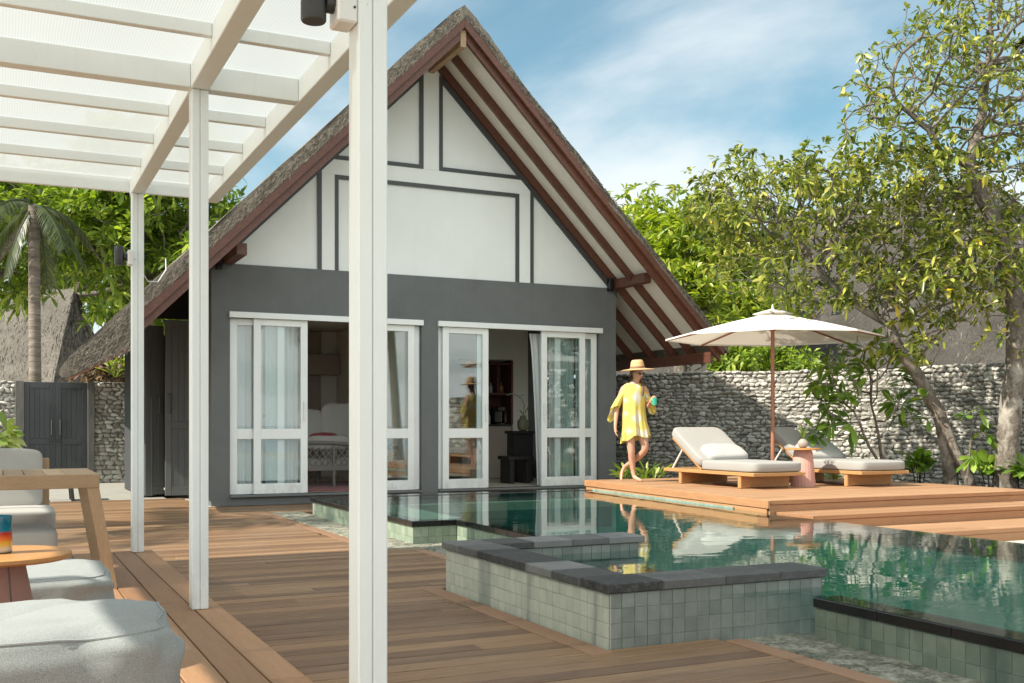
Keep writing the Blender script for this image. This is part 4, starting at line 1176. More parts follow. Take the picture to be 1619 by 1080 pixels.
mb = MB(); mb.pillow((10.22, 11.40, .785), .68, .38, .17, M=Matrix.Rotation(R(33), 4, 'X') @ Matrix.Rotation(R(-6), 4, 'Z'), e=.5, seed=9, crease=.04, nu=40, nv=18)
tag(mb.build('pillow', PILL, None, True, 80), 'white pillow on the lounger behind the pink side table', 'pillow', 'pillows on the sun loungers')
tb = thing('side_table', 'small round table on a fluted pink base between the two loungers', 'side table', (9.38, 10.76, .36))
m_ = MB(); m_.lathe([(.158, .361), (.158, .375), (.118, .80), (.105, .832)], 72, (9.38, 10.76, 0), wob=lambda a, z: .018 * math.cos(24 * a)); m_.build('base', PINK, tb, True)
m_ = MB(); m_.lathe([(.0, .833), (.222, .833), (.23, .838), (.23, .852), (.224, .857), (.0, .857)], 48, (9.38, 10.76, 0)); m_.build('table_top', TABW, tb, True)
vz = thing('flower_vase', 'round fluted grey vase with small white flowers on the pink side table', 'vase', (9.36, 10.74, .857))
m_ = MB(); m_.lathe([(.03, .858), (.05, .872), (.062, .905), (.058, .94), (.03, .968), (.024, .975)], 48, (9.36, 10.74, 0), wob=lambda a, z: .05 * math.cos(16 * a)); m_.build('vase', plain('grey_stoneware', (.3, .27, .24), .6, .2, 30), vz, True)
m_ = MB(); fl = MB()
for k in range(26):
    a = rnd.uniform(0, 6.28); r_ = rnd.uniform(.02, .12); h = rnd.uniform(.08, .19)
    tip = Vector((9.36 + r_ * math.cos(a), 10.74 + r_ * math.sin(a), .975 + h))
    m_.tube([(9.36, 10.74, .97), (9.36 + r_ * .4 * math.cos(a), 10.74 + r_ * .4 * math.sin(a), .97 + h * .6), tip], .0025, 4)
    for q in range(4):
        b_ = rnd.uniform(0, 6.28); d_ = Vector((math.cos(b_), math.sin(b_), rnd.uniform(.1, .9))) * .022; s_ = Vector((-d_.y, d_.x, 0)) * .3
        fl.add([tip, tip + d_ * .6 + s_, tip + d_, tip + d_ * .6 - s_], [(0, 1, 2, 3)])
m_.build('stem', LEAF_D, vz); fl.build('flower', PILL, vz)
UX, UY = 9.66, 11.70
um = thing('umbrella', 'cream octagonal sun umbrella on a wooden pole above the loungers', 'umbrella', (UX, UY, .36))
m_ = MB(); m_.tube([(UX, UY, .365), (UX, UY, 2.72)], .026, 14); m_.build('pole', POLE, um, True)
m_ = MB(); m_.lathe([(.0, .361), (.24, .361), (.24, .39), (.22, .41), (.04, .42), (.035, .5), (.0, .5)], 32, (UX, UY, 0)); m_.build('base', METALB, um, True)
a0 = math.atan2(-UY, -UX)
def um_r(ang, r, z0, z1, sag):
    """octagonal cone with slightly hollow panels"""
    k = (ang - a0) / (PI / 4); fr_ = abs((k % 1) - .5) * 2
    cut = math.cos(PI / 8) / math.cos(((k % 1) - .5) * PI / 4)
    return cut, fr_
def canopy(mb, r0, r1, z0, z1, nr, sag, hem=0.0):
    vs = []; fs = []; na = 64
    for i in range(nr + 1):
        t_ = i / nr; r = r0 + (r1 - r0) * t_
        for k in range(na):
            an = a0 + 2 * PI * k / na; cut, fr_ = um_r(an, r, 0, 0, 0)
            cut = 1 + (cut - 1) * 1.0
            rr = r * cut
            z = z0 + (z1 - z0) * (t_ ** 1.12) - sag * math.sin(PI * t_) * (1 - fr_)
            vs.append((UX + rr * math.cos(an), UY + rr * math.sin(an), z))
    for i in range(nr):
        for k in range(na):
            a = i * na + k; c = i * na + (k + 1) % na; fs.append((a, c, c + na, a + na))
    if hem:
        n0 = len(vs)
        for k in range(na):
            x, y, z = vs[nr * na + k]; vs.append((x, y, z - hem))
        for k in range(na): fs.append((nr * na + k, nr * na + (k + 1) % na, n0 + (k + 1) % na, n0 + k))
    mb.add(vs, fs)
m_ = MB(); canopy(m_, .05, 1.48, 2.695, 2.372, 10, .02, .022); cn = m_.build('canopy', CANVAS, um, True, 12)
m_ = MB(); canopy(m_, .02, .27, 2.765, 2.70, 3, .0, .01); adopt(m_.build('vent', CANVAS, None, True, 12), cn)
m_ = MB(); m_.lathe([(.0, 2.72), (.018, 2.72), (.022, 2.77), (.012, 2.79), (.016, 2.81), (.0, 2.835)], 14, (UX, UY, 0)); m_.build('finial', METALW, um, True)
for k in range(8):
    an = a0 + k * PI / 4; ex = Vector((math.cos(an), math.sin(an), 0))
    A = Vector((UX, UY, 2.665)) + ex * .04; Bp = Vector((UX, UY, 2.352)) + ex * 1.475
    m_ = MB(); m_.bar(A, Bp, .018, .026); rb = m_.build('rib', POLE, um)
    mid = A.lerp(Bp, .5)
    m_ = MB(); m_.bar(Vector((UX, UY, 2.50)) + ex * .03, A.lerp(Bp, .33) - Vector((0, 0, .014)), .014, .02); adopt(m_.build('strut', POLE), rb)
m_ = MB(); m_.lathe([(.04, 2.46), (.048, 2.47), (.048, 2.53), (.04, 2.54)], 16, (UX, UY, 0)); m_.build('hub', POLE, um, True)

# ------------------------------------------------------------------ lounge furniture under the pergola
tbl = thing('dining_table', 'pale weathered teak table with splayed legs at the left edge', 'table', (-.6, 7.5, .13))
ztop = .848
m_ = MB()
xk = .49
for k in range(14):
    x1 = xk - k * .118
    m_.cbox(x1 - .114, x1, 7.13, 8.02, ztop - .035, ztop, .003)
m_.build('table_top', wood('table_slat_wood', [(.2, (.33, .215, .12)), (.5, (.43, .29, .17)), (.8, (.52, .37, .23))], 1, .55, 12, True, .5), tbl)
m_ = MB(); m_.cbox(-1.3, .56, 7.07, 7.128, ztop - .085, ztop + .001, .004); m_.cbox(-1.3, .56, 8.022, 8.08, ztop - .085, ztop + .001, .004); m_.build('apron', OAK, tbl)
m_ = MB(); m_.cbox(.492, .56, 7.13, 8.02, ztop - .085, ztop + .0005, .004); m_.build('end_rail', wood('end_rail_wood', [(.2, (.33, .215, .12)), (.5, (.43, .29, .17)), (.8, (.52, .37, .23))], 1, .55, 12, True, .5), tbl)
for y, ye in ((7.073, 7.125), (8.025, 8.077)):
    m_ = MB(); m_.prism([(.488, ztop - .086), (.559, ztop - .086), (.665, .132), (.597, .132)], 1, y - .0, ye + .035 if y < 7.5 else ye)
    m_.build('leg', OAKZ, tbl)
sf = thing('garden_sofa', 'low timber sofa with grey cushions behind the teak table', 'sofa', (-.5, 8.7, .13))
m_ = MB(); m_.cbox(-1.6, .36, 8.28, 9.0, .30, .36, .005); m_.cbox(.27, .35, 8.3, 8.38, .132, .299, .004); m_.cbox(.27, .35, 8.9, 8.98, .132, .299, .004); m_.cbox(.29, .345, 8.93, 8.99, .36, .9, .004)
m_.build('frame', OAK, sf)
m_ = MB(); m_.pillow((-.62, 8.62, .455), 1.98, .76, .19, e=.17, nu=60, nv=16, crease=.015); m_.build('seat_cushion', SOFA, sf, True, 60)
m_ = MB(); m_.pillow((-.62, 8.93, .74), 1.84, .2, .46, M=Matrix.Rotation(R(-8), 4, 'X'), e=.15, nu=60, nv=16, crease=.015); m_.build('back_cushion', SOFA, sf, True, 60)
bn = thing('bench', 'low timber bench with thick grey cushion tucked under the teak table', 'bench', (-.5, 7.2, .13))
m_ = MB(); m_.cbox(-1.6, .30, 7.17, 7.78, .27, .335, .005); m_.cbox(.2, .29, 7.2, 7.29, .132, .269, .004); m_.cbox(.2, .29, 7.66, 7.75, .132, .269, .004); m_.build('frame', OAK, bn)
m_ = MB(); m_.pillow((-.63, 7.48, .42), 1.92, .66, .17, e=.2, nu=60, nv=16, crease=.015, seed=4); m_.build('seat_cushion', SOFA, bn, True, 60)

def pouf(name, label, c, size, e, rz, seed, crease, mat=POUF):
    t = thing(name, label, 'pouf', (c[0], c[1], .13), 0, 'grey floor poufs under the pergola')
    M = Matrix.Rotation(rz, 4, 'Z')
    from mathutils import noise as mn
    mb = MB()
    sx, sy, sz = size
    def sp(x, p): return math.copysign(abs(x) ** p, x)
    ring = []
    def fn(a, b):
        th_ = 2 * PI * a; la = -PI / 2 + PI * b
        x = sp(math.cos(la), e) * sp(math.cos(th_), e); y = sp(math.cos(la), e) * sp(math.sin(th_), e); z = sp(math.sin(la), e)
        p = Vector((x * sx / 2, y * sy / 2, z * sz / 2))
        n_ = mn.noise(Vector((x * 2.1 + seed, y * 2.1, z * 2.1))) * crease + .45 * crease * mn.noise(Vector((x * 5 + seed, y * 5, z * 4)))
        # dents running in from the corners
        n_ += -crease * .7 * max(0, 1 - abs(abs(x) - abs(y)) * 5) * max(0, z) * (.4 + .6 * mn.noise(Vector((x * 6, y * 6, seed))))
        p *= 1 + n_
        if z > .2: p.z -= .06 * sz * (1 - min(1, abs(x))) * (1 - min(1, abs(y)))
        p = M @ p
        q = p + Vector((c[0], c[1], .13 + sz / 2)); q.z = max(q.z, .132)
        return q
    mb.grid(fn, 96, 48, True)
    o = mb.build('cover', mat, t, True, 80)
    # piped seam round the upper edge
    sm = MB(); pts = []
    for k in range(97):
        a = k / 96; b = .5 + .5 * .4
        la = -PI / 2 + PI * b
        q = fn(a, b); d = (q - Vector((c[0], c[1], q.z))).normalized(); pts.append(q + d * .0015)
    sm.tube(pts, .0045, 6, False); sm.build('piping', mat, t, True)
    return t
pouf('pouf', 'large square grey fabric pouf at the lower left corner', (.0, 3.78, 0), (1.06, .82, .43), .42, R(0), 2.2, .075)
pouf('pouf', 'grey fabric pouf behind the small round wooden table', (.06, 6.0, 0), (.94, .86, .3), .42, 0, 5.1, .05)
tt_ = thing('side_table', 'round oiled wood side table on a dusty pink conical base', 'side table', (-.005, 4.83, .13))
TX, TY = -.005, 4.83 - .0
m_ = MB(); m_.lathe([(.0, .602), (.262, .602), (.28, .612), (.28, .626), (.27, .632), (.0, .632)], 56, (TX, TY, 0)); m_.build('table_top', TABW, tt_, True, 30)
m_ = MB(); m_.lathe([(.185, .131), (.185, .14), (.10, .59), (.1, .601)], 40, (TX, TY, 0)); m_.build('base', PINKD, tt_, True, 30)
m_ = MB(); m_.tube([(TX + .1005 * math.cos(-1.2), TY + .1005 * math.sin(-1.2), .599), (TX + .1855 * math.cos(-1.2), TY + .1855 * math.sin(-1.2), .141)], .002, 5); m_.build('seam', BLACKP, tt_)
cd = thing('candle_glass', 'striped glass candle holder in teal, red, yellow and white on the round table', 'candle holder', (TX, TY, .632))
m_ = MB(); m_.lathe([(.0, .633), (.044, .633), (.047, .64), (.047, .785), (.0445, .785), (.0445, .66), (.0, .66)], 36, (TX + .005, TY - .02, 0))
g = G('striped_glass_bands'); sep_ = g.n('SeparateXYZ'); g.t.links.new(g.coord(), sep_.inputs[0])
f = g.math('DIVIDE', g.math('SUBTRACT', sep_.outputs[2], .633), .152)
f = g.math('ADD', f, g.math('MULTIPLY', g.math('SUBTRACT', g.noise(9, 2, .5, g.coord()), .5), .06))
c = g.ramp(f, [(0, (.01, .03, .01)), (.1, (.45, .43, .38)), (.26, (.5, .33, .03)), (.4, (.5, .1, .015)), (.54, (.35, .02, .012)), (.62, (.0, .13, .2)), (.85, (.0, .1, .17))], 'EASE')
m_.build('glass', g.done(g.bsdf(c, .08, None, Coat_Weight=.5)), cd, True, 40)
m_ = MB(); m_.lathe([(.0, .661), (.043, .661), (.043, .74), (.0, .742)], 24, (TX + .005, TY - .02, 0)); m_.build('candle', plain('orange_wax', (.45, .16, .04), .5), cd, True)

ds = thing('stool', 'small dark timber stool on the pale paving behind the teak table', 'stool', (.77, 17.78, 0))
m_ = MB(); m_.cbox(.52, 1.02, 17.55, 18.0, .42, .47, .006); m_.build('seat', DARKW, ds)
for (lx, ly, ex, ey) in ((.57, 17.6, -.04, -.05), (.97, 17.6, .04, -.05), (.57, 17.95, -.04, .05), (.97, 17.95, .04, .05)):
    m_ = MB(); m_.bar((lx + ex, ly + ey, -.01), (lx, ly, .419), .06, .05, (1, 0, 0)); m_.build('leg', DARKW, ds)
# ------------------------------------------------------------------ the woman on the sun deck
PO = Vector((7.98, 12.62, .36))
def body_mesh(name, chains, mat, parent, sub=2):
    """chains: list of lists of (key, (x,y,z), r); shared keys join; grown with a Skin modifier and baked"""
    keys = {}; vs = []; rs = []; es = []
    for ch in chains:
        prev = None
        for (k, p, r) in ch:
            if k not in keys:
                keys[k] = len(vs); vs.append(p); rs.append(r)
            if prev is not None: es.append((prev, keys[k]))
            prev = keys[k]
    me = bpy.data.meshes.new(name + '_sk'); me.from_pydata(vs, es, [])
    o = bpy.data.objects.new(name + '_sk', me); COL.objects.link(o)
    sk = o.modifiers.new('s', 'SKIN'); sk.use_smooth_shade = True
    ss = o.modifiers.new('u', 'SUBSURF'); ss.levels = sub; ss.render_levels = sub
    for i, v in enumerate(me.skin_vertices[0].data):
        r = rs[i]; v.radius = r if isinstance(r, tuple) else (r, r); v.use_root = (i == 0)
    dg = bpy.context.evaluated_depsgraph_get(); dg.update()
    m2 = bpy.data.meshes.new_from_object(o.evaluated_get(dg)); m2.name = name
    bpy.data.objects.remove(o)
    m2.materials.clear(); m2.materials.append(mat)
    m2.polygons.foreach_set('use_smooth', [True] * len(m2.polygons))
    r = bpy.data.objects.new(name, m2); COL.objects.link(r); r.parent = parent
    return r
wm = thing('person', 'woman in yellow kaftan, straw hat and sunglasses walking barefoot with a drink', 'person', PO, -CAM_YAW)
def hand(chain_key, wrist, d, side, palm_n, curl, s=1.0, tag_='h'):
    """palm node and five finger chains starting at the wrist; d = finger direction"""
    w0 = Vector(wrist); d = Vector(d).normalized(); pn = Vector(palm_n).normalized(); sd_ = d.cross(pn).normalized() * side
    pc = w0 + d * .055 * s
    out = [[(chain_key, tuple(w0), .021), (tag_ + 'p', tuple(pc), (.026, .018))]]
    for i, (off, L) in enumerate(((-.027, .062), (-.009, .074), (.009, .07), (.026, .055))):
        b0 = pc + d * .028 * s + sd_ * off * s
        b1 = b0 + (d * math.cos(curl * .5) + pn * math.sin(curl * .5)) * L * .5
        b2 = b1 + (d * math.cos(curl * 1.3) + pn * math.sin(curl * 1.3)) * L * .5
        out.append([(tag_ + 'p', tuple(pc), (.026, .018)), (tag_ + 'f%da' % i, tuple(b0), .009), (tag_ + 'f%db' % i, tuple(b1), .0085), (tag_ + 'f%dc' % i, tuple(b2), .007)])
    t0 = w0 + d * .028 * s - sd_ * .028 * s; t1 = t0 + (d * .7 - sd_ * .6 + pn * .4).normalized() * .035; t2 = t1 + (d * .9 + pn * .5).normalized() * .028
    out.append([(tag_ + 'p', tuple(pc), (.026, .018)), (tag_ + 'ta', tuple(t0), .011), (tag_ + 'tb', tuple(t1), .0095), (tag_ + 'tc', tuple(t2), .0075)])
    return out
ch = [
    [('pel', (.01, .02, .86), (.135, .10)), ('wai', (.0, .02, 1.02), (.11, .085)), ('che', (.0, .02, 1.2), .105), ('shc', (.0, .012, 1.315), .08), ('nk', (.015, -.012, 1.385), .048), ('nk2', (.028, -.028, 1.44), .045)],
    [('pel', (.01, .02, .86), (.135, .10)), ('hl', (-.065, .01, .80), .09), ('tl', (-.055, -.02, .6), .072), ('kl', (-.04, -.035, .42), .052), ('cl', (-.03, .0, .30), .05), ('sl', (-.01, .01, .15), .034), ('al', (.0, .0, .075), .031), ('fl', (.045, -.06, .035), (.036, .026)), ('tol', (.10, -.12, .016), (.03, .014))],
    [('pel', (.01, .02, .86), (.135, .10)), ('hr', (.085, .02, .80), .09), ('tr', (.125, -.03, .62), .072), ('kr', (.155, -.06, .45), .053), ('cr', (.07, .05, .35), .051), ('sr', (-.04, .15, .255), .035), ('ar', (-.105, .215, .205), .031), ('fr', (-.145, .22, .13), (.034, .026)), ('tor', (-.165, .17, .03), (.03, .015)), ('tor2', (-.15, .14, .014), (.024, .012))],
    [('shc', (.0, .012, 1.315), .08), ('sL', (-.145, .01, 1.315), .05), ('uL', (-.195, .025, 1.17), .042), ('eL', (-.235, .03, 1.02), .035), ('fL', (-.255, .0, .88), .03), ('wL', (-.265, -.03, .775), .022)],
    [('shc', (.0, .012, 1.315), .08), ('sR', (.15, .0, 1.31), .05), ('uR', (.195, .025, 1.17), .042), ('eR', (.195, .01, 1.045), .036), ('fR', (.205, -.085, 1.075), .03), ('wR', (.205, -.17, 1.11), .022)],
]
ch += hand('wL', (-.265, -.03, .775), (.05, -.15, -1), 1, (.9, -.1, .1), .5, 1, 'L')
ch += hand('wR', (.205, -.17, 1.11), (.15, -.5, .35), 1, (.5, .2, -.1), .9, 1, 'R')
body = body_mesh('body', ch, SKIN, wm, 2)
# head: an egg with brow, nose, lips, chin and ears; turned towards her left and down
def local_mesh(mb, name, mat, parent, smooth=True, angle=60):
    o = mb.build(name, mat, None, smooth, angle); o.parent = parent; return o
HC = Vector((.042, -.045, 1.515))
HM = Matrix.Translation(HC) @ Matrix.Rotation(R(38), 4, 'Z') @ Matrix.Rotation(R(16), 4, 'X')   # local: face looks to -Y
mb = MB()
def headfn(a, b):
    th_ = 2 * PI * a; la = -PI / 2 + PI * b
    x = math.cos(la) * math.cos(th_); y = math.cos(la) * math.sin(th_); z = math.sin(la)
    p = Vector((x * .072, y * .09, z * .108))
    if z < 0:
        p.x *= 1 - .32 * (-z) ** 1.2; p.y *= 1 - .18 * (-z); p.y += -.012 * (-z)
    fr_ = max(0, -y)
    nose = math.exp(-((x * 4.2) ** 2) - ((z + .12) * 5.5) ** 2) * fr_ ** 3; p.y -= .024 * nose
    eye = (math.exp(-(((x - .42) * 5) ** 2) - ((z - .1) * 7) ** 2) + math.exp(-(((x + .42) * 5) ** 2) - ((z - .1) * 7) ** 2)) * fr_ ** 2; p.y += .009 * eye
    lips = math.exp(-((x * 3.6) ** 2) - ((z + .48) * 11) ** 2) * fr_ ** 2; p.y -= .008 * lips
    chin = math.exp(-((x * 3) ** 2) - ((z + .85) * 5) ** 2) * fr_; p.y -= .010 * chin
    return HM @ p
mb.grid(headfn, 56, 40, True)
for sx in (-1, 1): mb.pillow(HM @ Vector((sx * .072, .008, .0)), .018, .034, .055, e=.9, nu=10, nv=7)
mb.tube([(.026, -.026, 1.40), (.036, -.036, 1.47)], [.046, .05], 14)
local_mesh(mb, 'head', SKIN, body)
mb = MB()
mb.pillow(HM @ Vector((0, -.087, -.052)), .042, .014, .016, M=Matrix.Rotation(R(38), 4, 'Z'), e=1, nu=14, nv=8)
local_mesh(mb, 'lips', plain('lips', (.4, .12, .1), .4), body)
mb = MB()
def hairfn(a, b):
    th_ = 2 * PI * a; la0 = -.35 + 1.05 * max(0, min(1, (-math.sin(th_) + .15) * 1.6)); la = la0 + (PI / 2 - la0) * b
    x = math.cos(la) * math.cos(th_); y = math.cos(la) * math.sin(th_); z = math.sin(la)
    k = 1.1 + .015 * math.sin(th_ * 23)
    yy = y * .1 * k + .012
    zz = z * .112 * k - (.05 * max(0, y) * (1 - b))
    return HM @ Vector((x * .078 * k, yy, zz))
mb.grid(hairfn, 48, 16, True)
br = [HM @ Vector((.055, .04, -.06)), HM @ Vector((.085, -.02, -.11)), Vector((.115, -.075, 1.36)), Vector((.115, -.1, 1.28)), Vector((.11, -.115, 1.2))]
for s_ in range(3):
    pts = []
    for k in range(25):
        t_ = k / 24 * (len(br) - 1); i = min(int(t_), len(br) - 2); q = br[i].lerp(br[i + 1], t_ - i)
        an = k * .9 + s_ * 2.09; pts.append(q + Vector((math.cos(an) * .009, math.sin(an) * .006, 0)))
    mb.tube(pts, [.012] * 20 + [.011, .01, .009, .007, .004], 7)
local_mesh(mb, 'hair', HAIR, wm)
mb = MB()
for sx in (-1, 1): mb.pillow(HM @ Vector((sx * .032, -.088, .016)), .052, .012, .04, M=Matrix.Rotation(R(38), 4, 'Z') @ Matrix.Rotation(R(sx * -14), 4, 'Z'), e=.75, nu=16, nv=10)
mb.tube([HM @ Vector((-.01, -.094, .02)), HM @ Vector((.01, -.094, .02))], .004, 6)
for sx in (-1, 1): mb.tube([HM @ Vector((sx * .058, -.078, .02)), HM @ Vector((sx * .077, .0, .022))], .0035, 6)
local_mesh(mb, 'sunglasses', BLACKP, wm)
# hat
HT = Matrix.Translation(HM @ Vector((0, .012, .052))) @ Matrix.Rotation(R(2), 4, 'X') @ Matrix.Rotation(R(-3), 4, 'Y')
def pt(M, l): return [(r, z) for r, z in l]
mb = MB()
prof = [(.222, -.012), (.226, -.006), (.2, .0), (.14, .008), (.1, .014), (.094, .05), (.086, .10), (.072, .128), (.05, .135), (.02, .124), (.0, .12)]
mb.lathe(prof, 56, (0, 0, 0), HT, wob=lambda a, z: .05 * math.cos(2 * a + .4) * (1 if z < .02 else .5))
prof2 = [(.222, -.0125), (.14, .004), (.092, .009), (.0, .02)]
mb.lathe(prof2, 56, (0, 0, 0), HT, wob=lambda a, z: .05 * math.cos(2 * a + .4))
ht = local_mesh(mb, 'hat', STRAW, wm)
mb = MB(); mb.lathe([(.101, .014), (.1, .018), (.097, .042), (.096, .043)], 56, (0, 0, 0), HT, wob=lambda a, z: .03 * math.cos(2 * a + .4)); local_mesh(mb, 'ribbon', RIBBON, ht)
# kaftan: body tube with folds, plus two wide sleeves
mb = MB()
def dress(a, b):
    th_ = 2 * PI * a; cx_, sy_ = math.cos(th_), math.sin(th_)
    z = 1.355 - b * .72
    keyz = [1.36, 1.33, 1.27, 1.15, 1.0, .85, .74, .64]
    L = [-.085, -.155, -.18, -.185, -.18, -.18, -.19, -.205]; Rr = [.09, .155, .18, .18, .18, .195, .225, .25]
    D = [.075, .11, .128, .132, .13, .135, .145, .16]
    i = 0
    while i < len(keyz) - 2 and z < keyz[i + 1]: i += 1
    t_ = (keyz[i] - z) / (keyz[i] - keyz[i + 1]); t_ = max(0, min(1, t_))
    l = L[i] + (L[i + 1] - L[i]) * t_; r_ = Rr[i] + (Rr[i + 1] - Rr[i]) * t_; d = D[i] + (D[i + 1] - D[i]) * t_
    fold = (.9 * math.sin(7 * th_ + 1.2 * b) + .6 * math.sin(13 * th_ + 2 + b * 2)) * .012 * b * b * 2
    x = ((l + r_) / 2 + (r_ - l) / 2 * cx_ * (1 - .1 * min(1, b * 3)) * (1 + fold * 3))
    y = .01 + (d + fold) * sy_
    # hem: lower at the image-left and back
    zz = z
    if b > .6: zz -= (b - .6) / .4 * (.10 * max(0, -cx_ - .2) + .05 * max(0, sy_) + .015 * math.sin(5 * th_))
    if b < .1: zz += (.1 - b) * .25 * abs(cx_)
    return Vector((x, y, zz))
mb.grid(dress, 96, 40, True)
def sleeve(sgn):
    def fn(a, b):
        th_ = 2 * PI * a
        x0 = sgn * (.12 + .165 * b); z0 = 1.3 - .30 * b ** 1.1
        half = .05 + .13 * b; dep = .055 + .02 * b
        if sgn > 0: x0 = .12 + .12 * b; z0 = 1.3 - .22 * b; half = .05 + .10 * b
        x = x0 + math.cos(th_) * .035 * (1 - sgn * .0) * (1 + .6 * b) + .012 * math.sin(5 * th_ + 4 * b) * b
        y = .01 + math.cos(th_ + PI / 2) * dep + .01 * math.sin(7 * th_) * b
        dz = math.sin(th_ + .0) * half
        return Vector((x + dz * sgn * -.25, y if abs(math.cos(th_)) > .0 else y, z0 + dz * (1 if math.sin(th_) < 0 else .35)))
    return fn
for sgn in (-1, 1): mb.grid(sleeve(sgn), 40, 18, True)
local_mesh(mb, 'dress', DRESS, wm, True, 80)
cup = thing('drink_tumbler', 'small green glass tumbler held up by the woman in yellow', 'glass', PO + Vector((CS * .255 + SN * -.25, -SN * .255 + CS * -.25, 1.07)))
mb = MB(); cc = PO + Vector((CS * .255 + SN * -.25, -SN * .255 + CS * -.25, 1.07)); mb.lathe([(.0, 0), (.033, 0), (.037, .1), (.034, .1), (.03, .012), (.0, .012)], 22, tuple(cc))
mb.build('glass', plain('green_glass', (.03, .33, .22), .12, .3, 60), cup, True, 40)
# ------------------------------------------------------------------ vegetation
def colonize(nodes, parents, attr, step, di, dk, iters, up=.0, jit=.25, seed=0):
    """space colonisation: branches grow towards scattered points"""
    rg = np.random.default_rng(seed)
    N = [np.array(p, float) for p in nodes]; Pn = list(parents); A = np.array(attr, float)
    NA = np.array(N); alive = np.ones(len(A), bool)
    best = np.full(len(A), 1e9); bi = np.zeros(len(A), int)
    def upd(start):
        new = NA[start:]
        if len(new) == 0: return
        d = np.linalg.norm(A[:, None, :] - new[None], axis=2); k = d.argmin(1); dm = d[np.arange(len(A)), k]
        m = dm < best; best[m] = dm[m]; bi[m] = k[m] + start
    upd(0)
    for it in range(iters):
        m = alive & (best < di)
        if not m.any(): break
        acc = {}
        idx = np.nonzero(m)[0]
        dv = A[idx] - NA[bi[idx]]; dv /= (np.linalg.norm(dv, axis=1)[:, None] + 1e-9)
        uq, inv = np.unique(bi[idx], return_inverse=True)
        s = np.zeros((len(uq), 3)); np.add.at(s, inv, dv)
        s /= (np.linalg.norm(s, axis=1)[:, None] + 1e-9)
        s += rg.normal(size=s.shape) * jit + np.array([0, 0, up]); s /= (np.linalg.norm(s, axis=1)[:, None] + 1e-9)
        new = NA[uq] + s * step
        st = len(NA); NA = np.vstack([NA, new]); Pn += list(uq)
        upd(st)
        alive &= best > dk
        if len(NA) > 16000: break
    return NA, np.array(Pn)

def limbs(NA, Pn, r_tip, r_base):
    n = len(NA); ch = [[] for _ in range(n)]
    for i in range(n):
        if Pn[i] >= 0: ch[Pn[i]].append(i)
    tips = [i for i in range(n) if not ch[i]]
    cnt = np.zeros(n)
    order = list(range(n))[::-1]                       # children always come after parents
    for i in order:
        cnt[i] = max(1, sum(cnt[c] for c in ch[i]))
    p = math.log(max(2, cnt[0])) / math.log(r_base / r_tip)
    rad = r_tip * cnt ** (1 / p)
    return ch, tips, cnt, rad

def branch_mesh(mb, NA, Pn, ch, cnt, rad, sides=6, rmin=0.0):
    starts = [0]
    done = set()
    stack = [(0, None)]
    while stack:
        i, par = stack.pop()
        pts = []; rr = []
        if par is not None: pts.append(NA[par]); rr.append(min(rad[par], rad[i] * 1.25))
        j = i
        while True:
            pts.append(NA[j]); rr.append(rad[j])
            if not ch[j]: break
            k = max(ch[j], key=lambda c: cnt[c])
            for c in ch[j]:
                if c != k: stack.append((c, j))
            j = k
        if len(pts) > 1 and rr[0] > rmin:
            mb.tube(pts, rr, sides if rr[0] > .02 else 4, True)

def leaf_mesh(name, P, D, L, Wd, mat, parent, detail=1, droop=.25, fold=.25):
    """P base points (n,3), D unit directions, L lengths, Wd widths; one mesh of many leaves"""
    n = len(P); P = np.asarray(P); D = np.asarray(D); L = np.asarray(L)[:, None]; Wd = np.asarray(Wd)[:, None]
    r = npr.normal(size=(n, 3)); S = np.cross(D, np.array([0, 0, 1.0]) + r * .45); S /= (np.linalg.norm(S, axis=1)[:, None] + 1e-9)
    Nn = np.cross(S, D)
    down = np.zeros((n, 3)); down[:, 2] = -1
    def pt(t, s, f): return P + D * L * t + S * Wd * s - Nn * Wd * f + down * L * droop * t * t
    if detail == 0:
        V = np.stack([pt(0, 0, 0), pt(.55, -.5, -fold * .5), pt(1, 0, 0), pt(.55, .5, -fold * .5)], 1)
        f = np.array([[0, 1, 2], [0, 2, 3]]); k = 4
        F = (np.arange(n)[:, None, None] * k + f[None]).reshape(-1, 3)
        return mesh_np(name, V.reshape(-1, 3), [(3, F)], mat, parent)
    V = np.stack([pt(0, 0, 0), pt(.4, -.36, -fold * .36), pt(.4, 0, 0), pt(.4, .36, -fold * .36), pt(.75, -.46, -fold * .4), pt(.75, 0, 0), pt(.75, .46, -fold * .4), pt(1, 0, 0)], 1)
    t3 = np.array([[0, 1, 2], [0, 2, 3], [4, 7, 5], [5, 7, 6]]); q4 = np.array([[1, 4, 5, 2], [2, 5, 6, 3]]); k = 8
    b = np.arange(n)[:, None, None] * k
    return mesh_np(name, V.reshape(-1, 3), [(3, (b + t3[None]).reshape(-1, 3)), (4, (b + q4[None]).reshape(-1, 4))], mat, parent, True)

def rosettes(C, Dr, per, L, W, spread=1.0, jl=.3):
    """leaves whorled round shoot tips: C centres, Dr shoot directions"""
    n = len(C); idx = np.repeat(np.arange(n), per); m = len(idx)
    d = Dr[idx]; r = npr.normal(size=(m, 3)); side = r - d * (r * d).sum(1)[:, None]; side /= (np.linalg.norm(side, axis=1)[:, None] + 1e-9)
    k = npr.uniform(.2, 1.25, size=(m, 1)) * spread
    D = d * (1.1 - .55 * k) + side * k; D /= np.linalg.norm(D, axis=1)[:, None]
    P = C[idx] - d * npr.uniform(0, .9, size=(m, 1)) * L * .5 + side * .01
    LL = L * npr.uniform(1 - jl, 1 + jl, size=m) * (1.15 - .35 * (k[:, 0] < .5)); WW = W * npr.uniform(.75, 1.25, size=m)
    return P, D, LL, WW

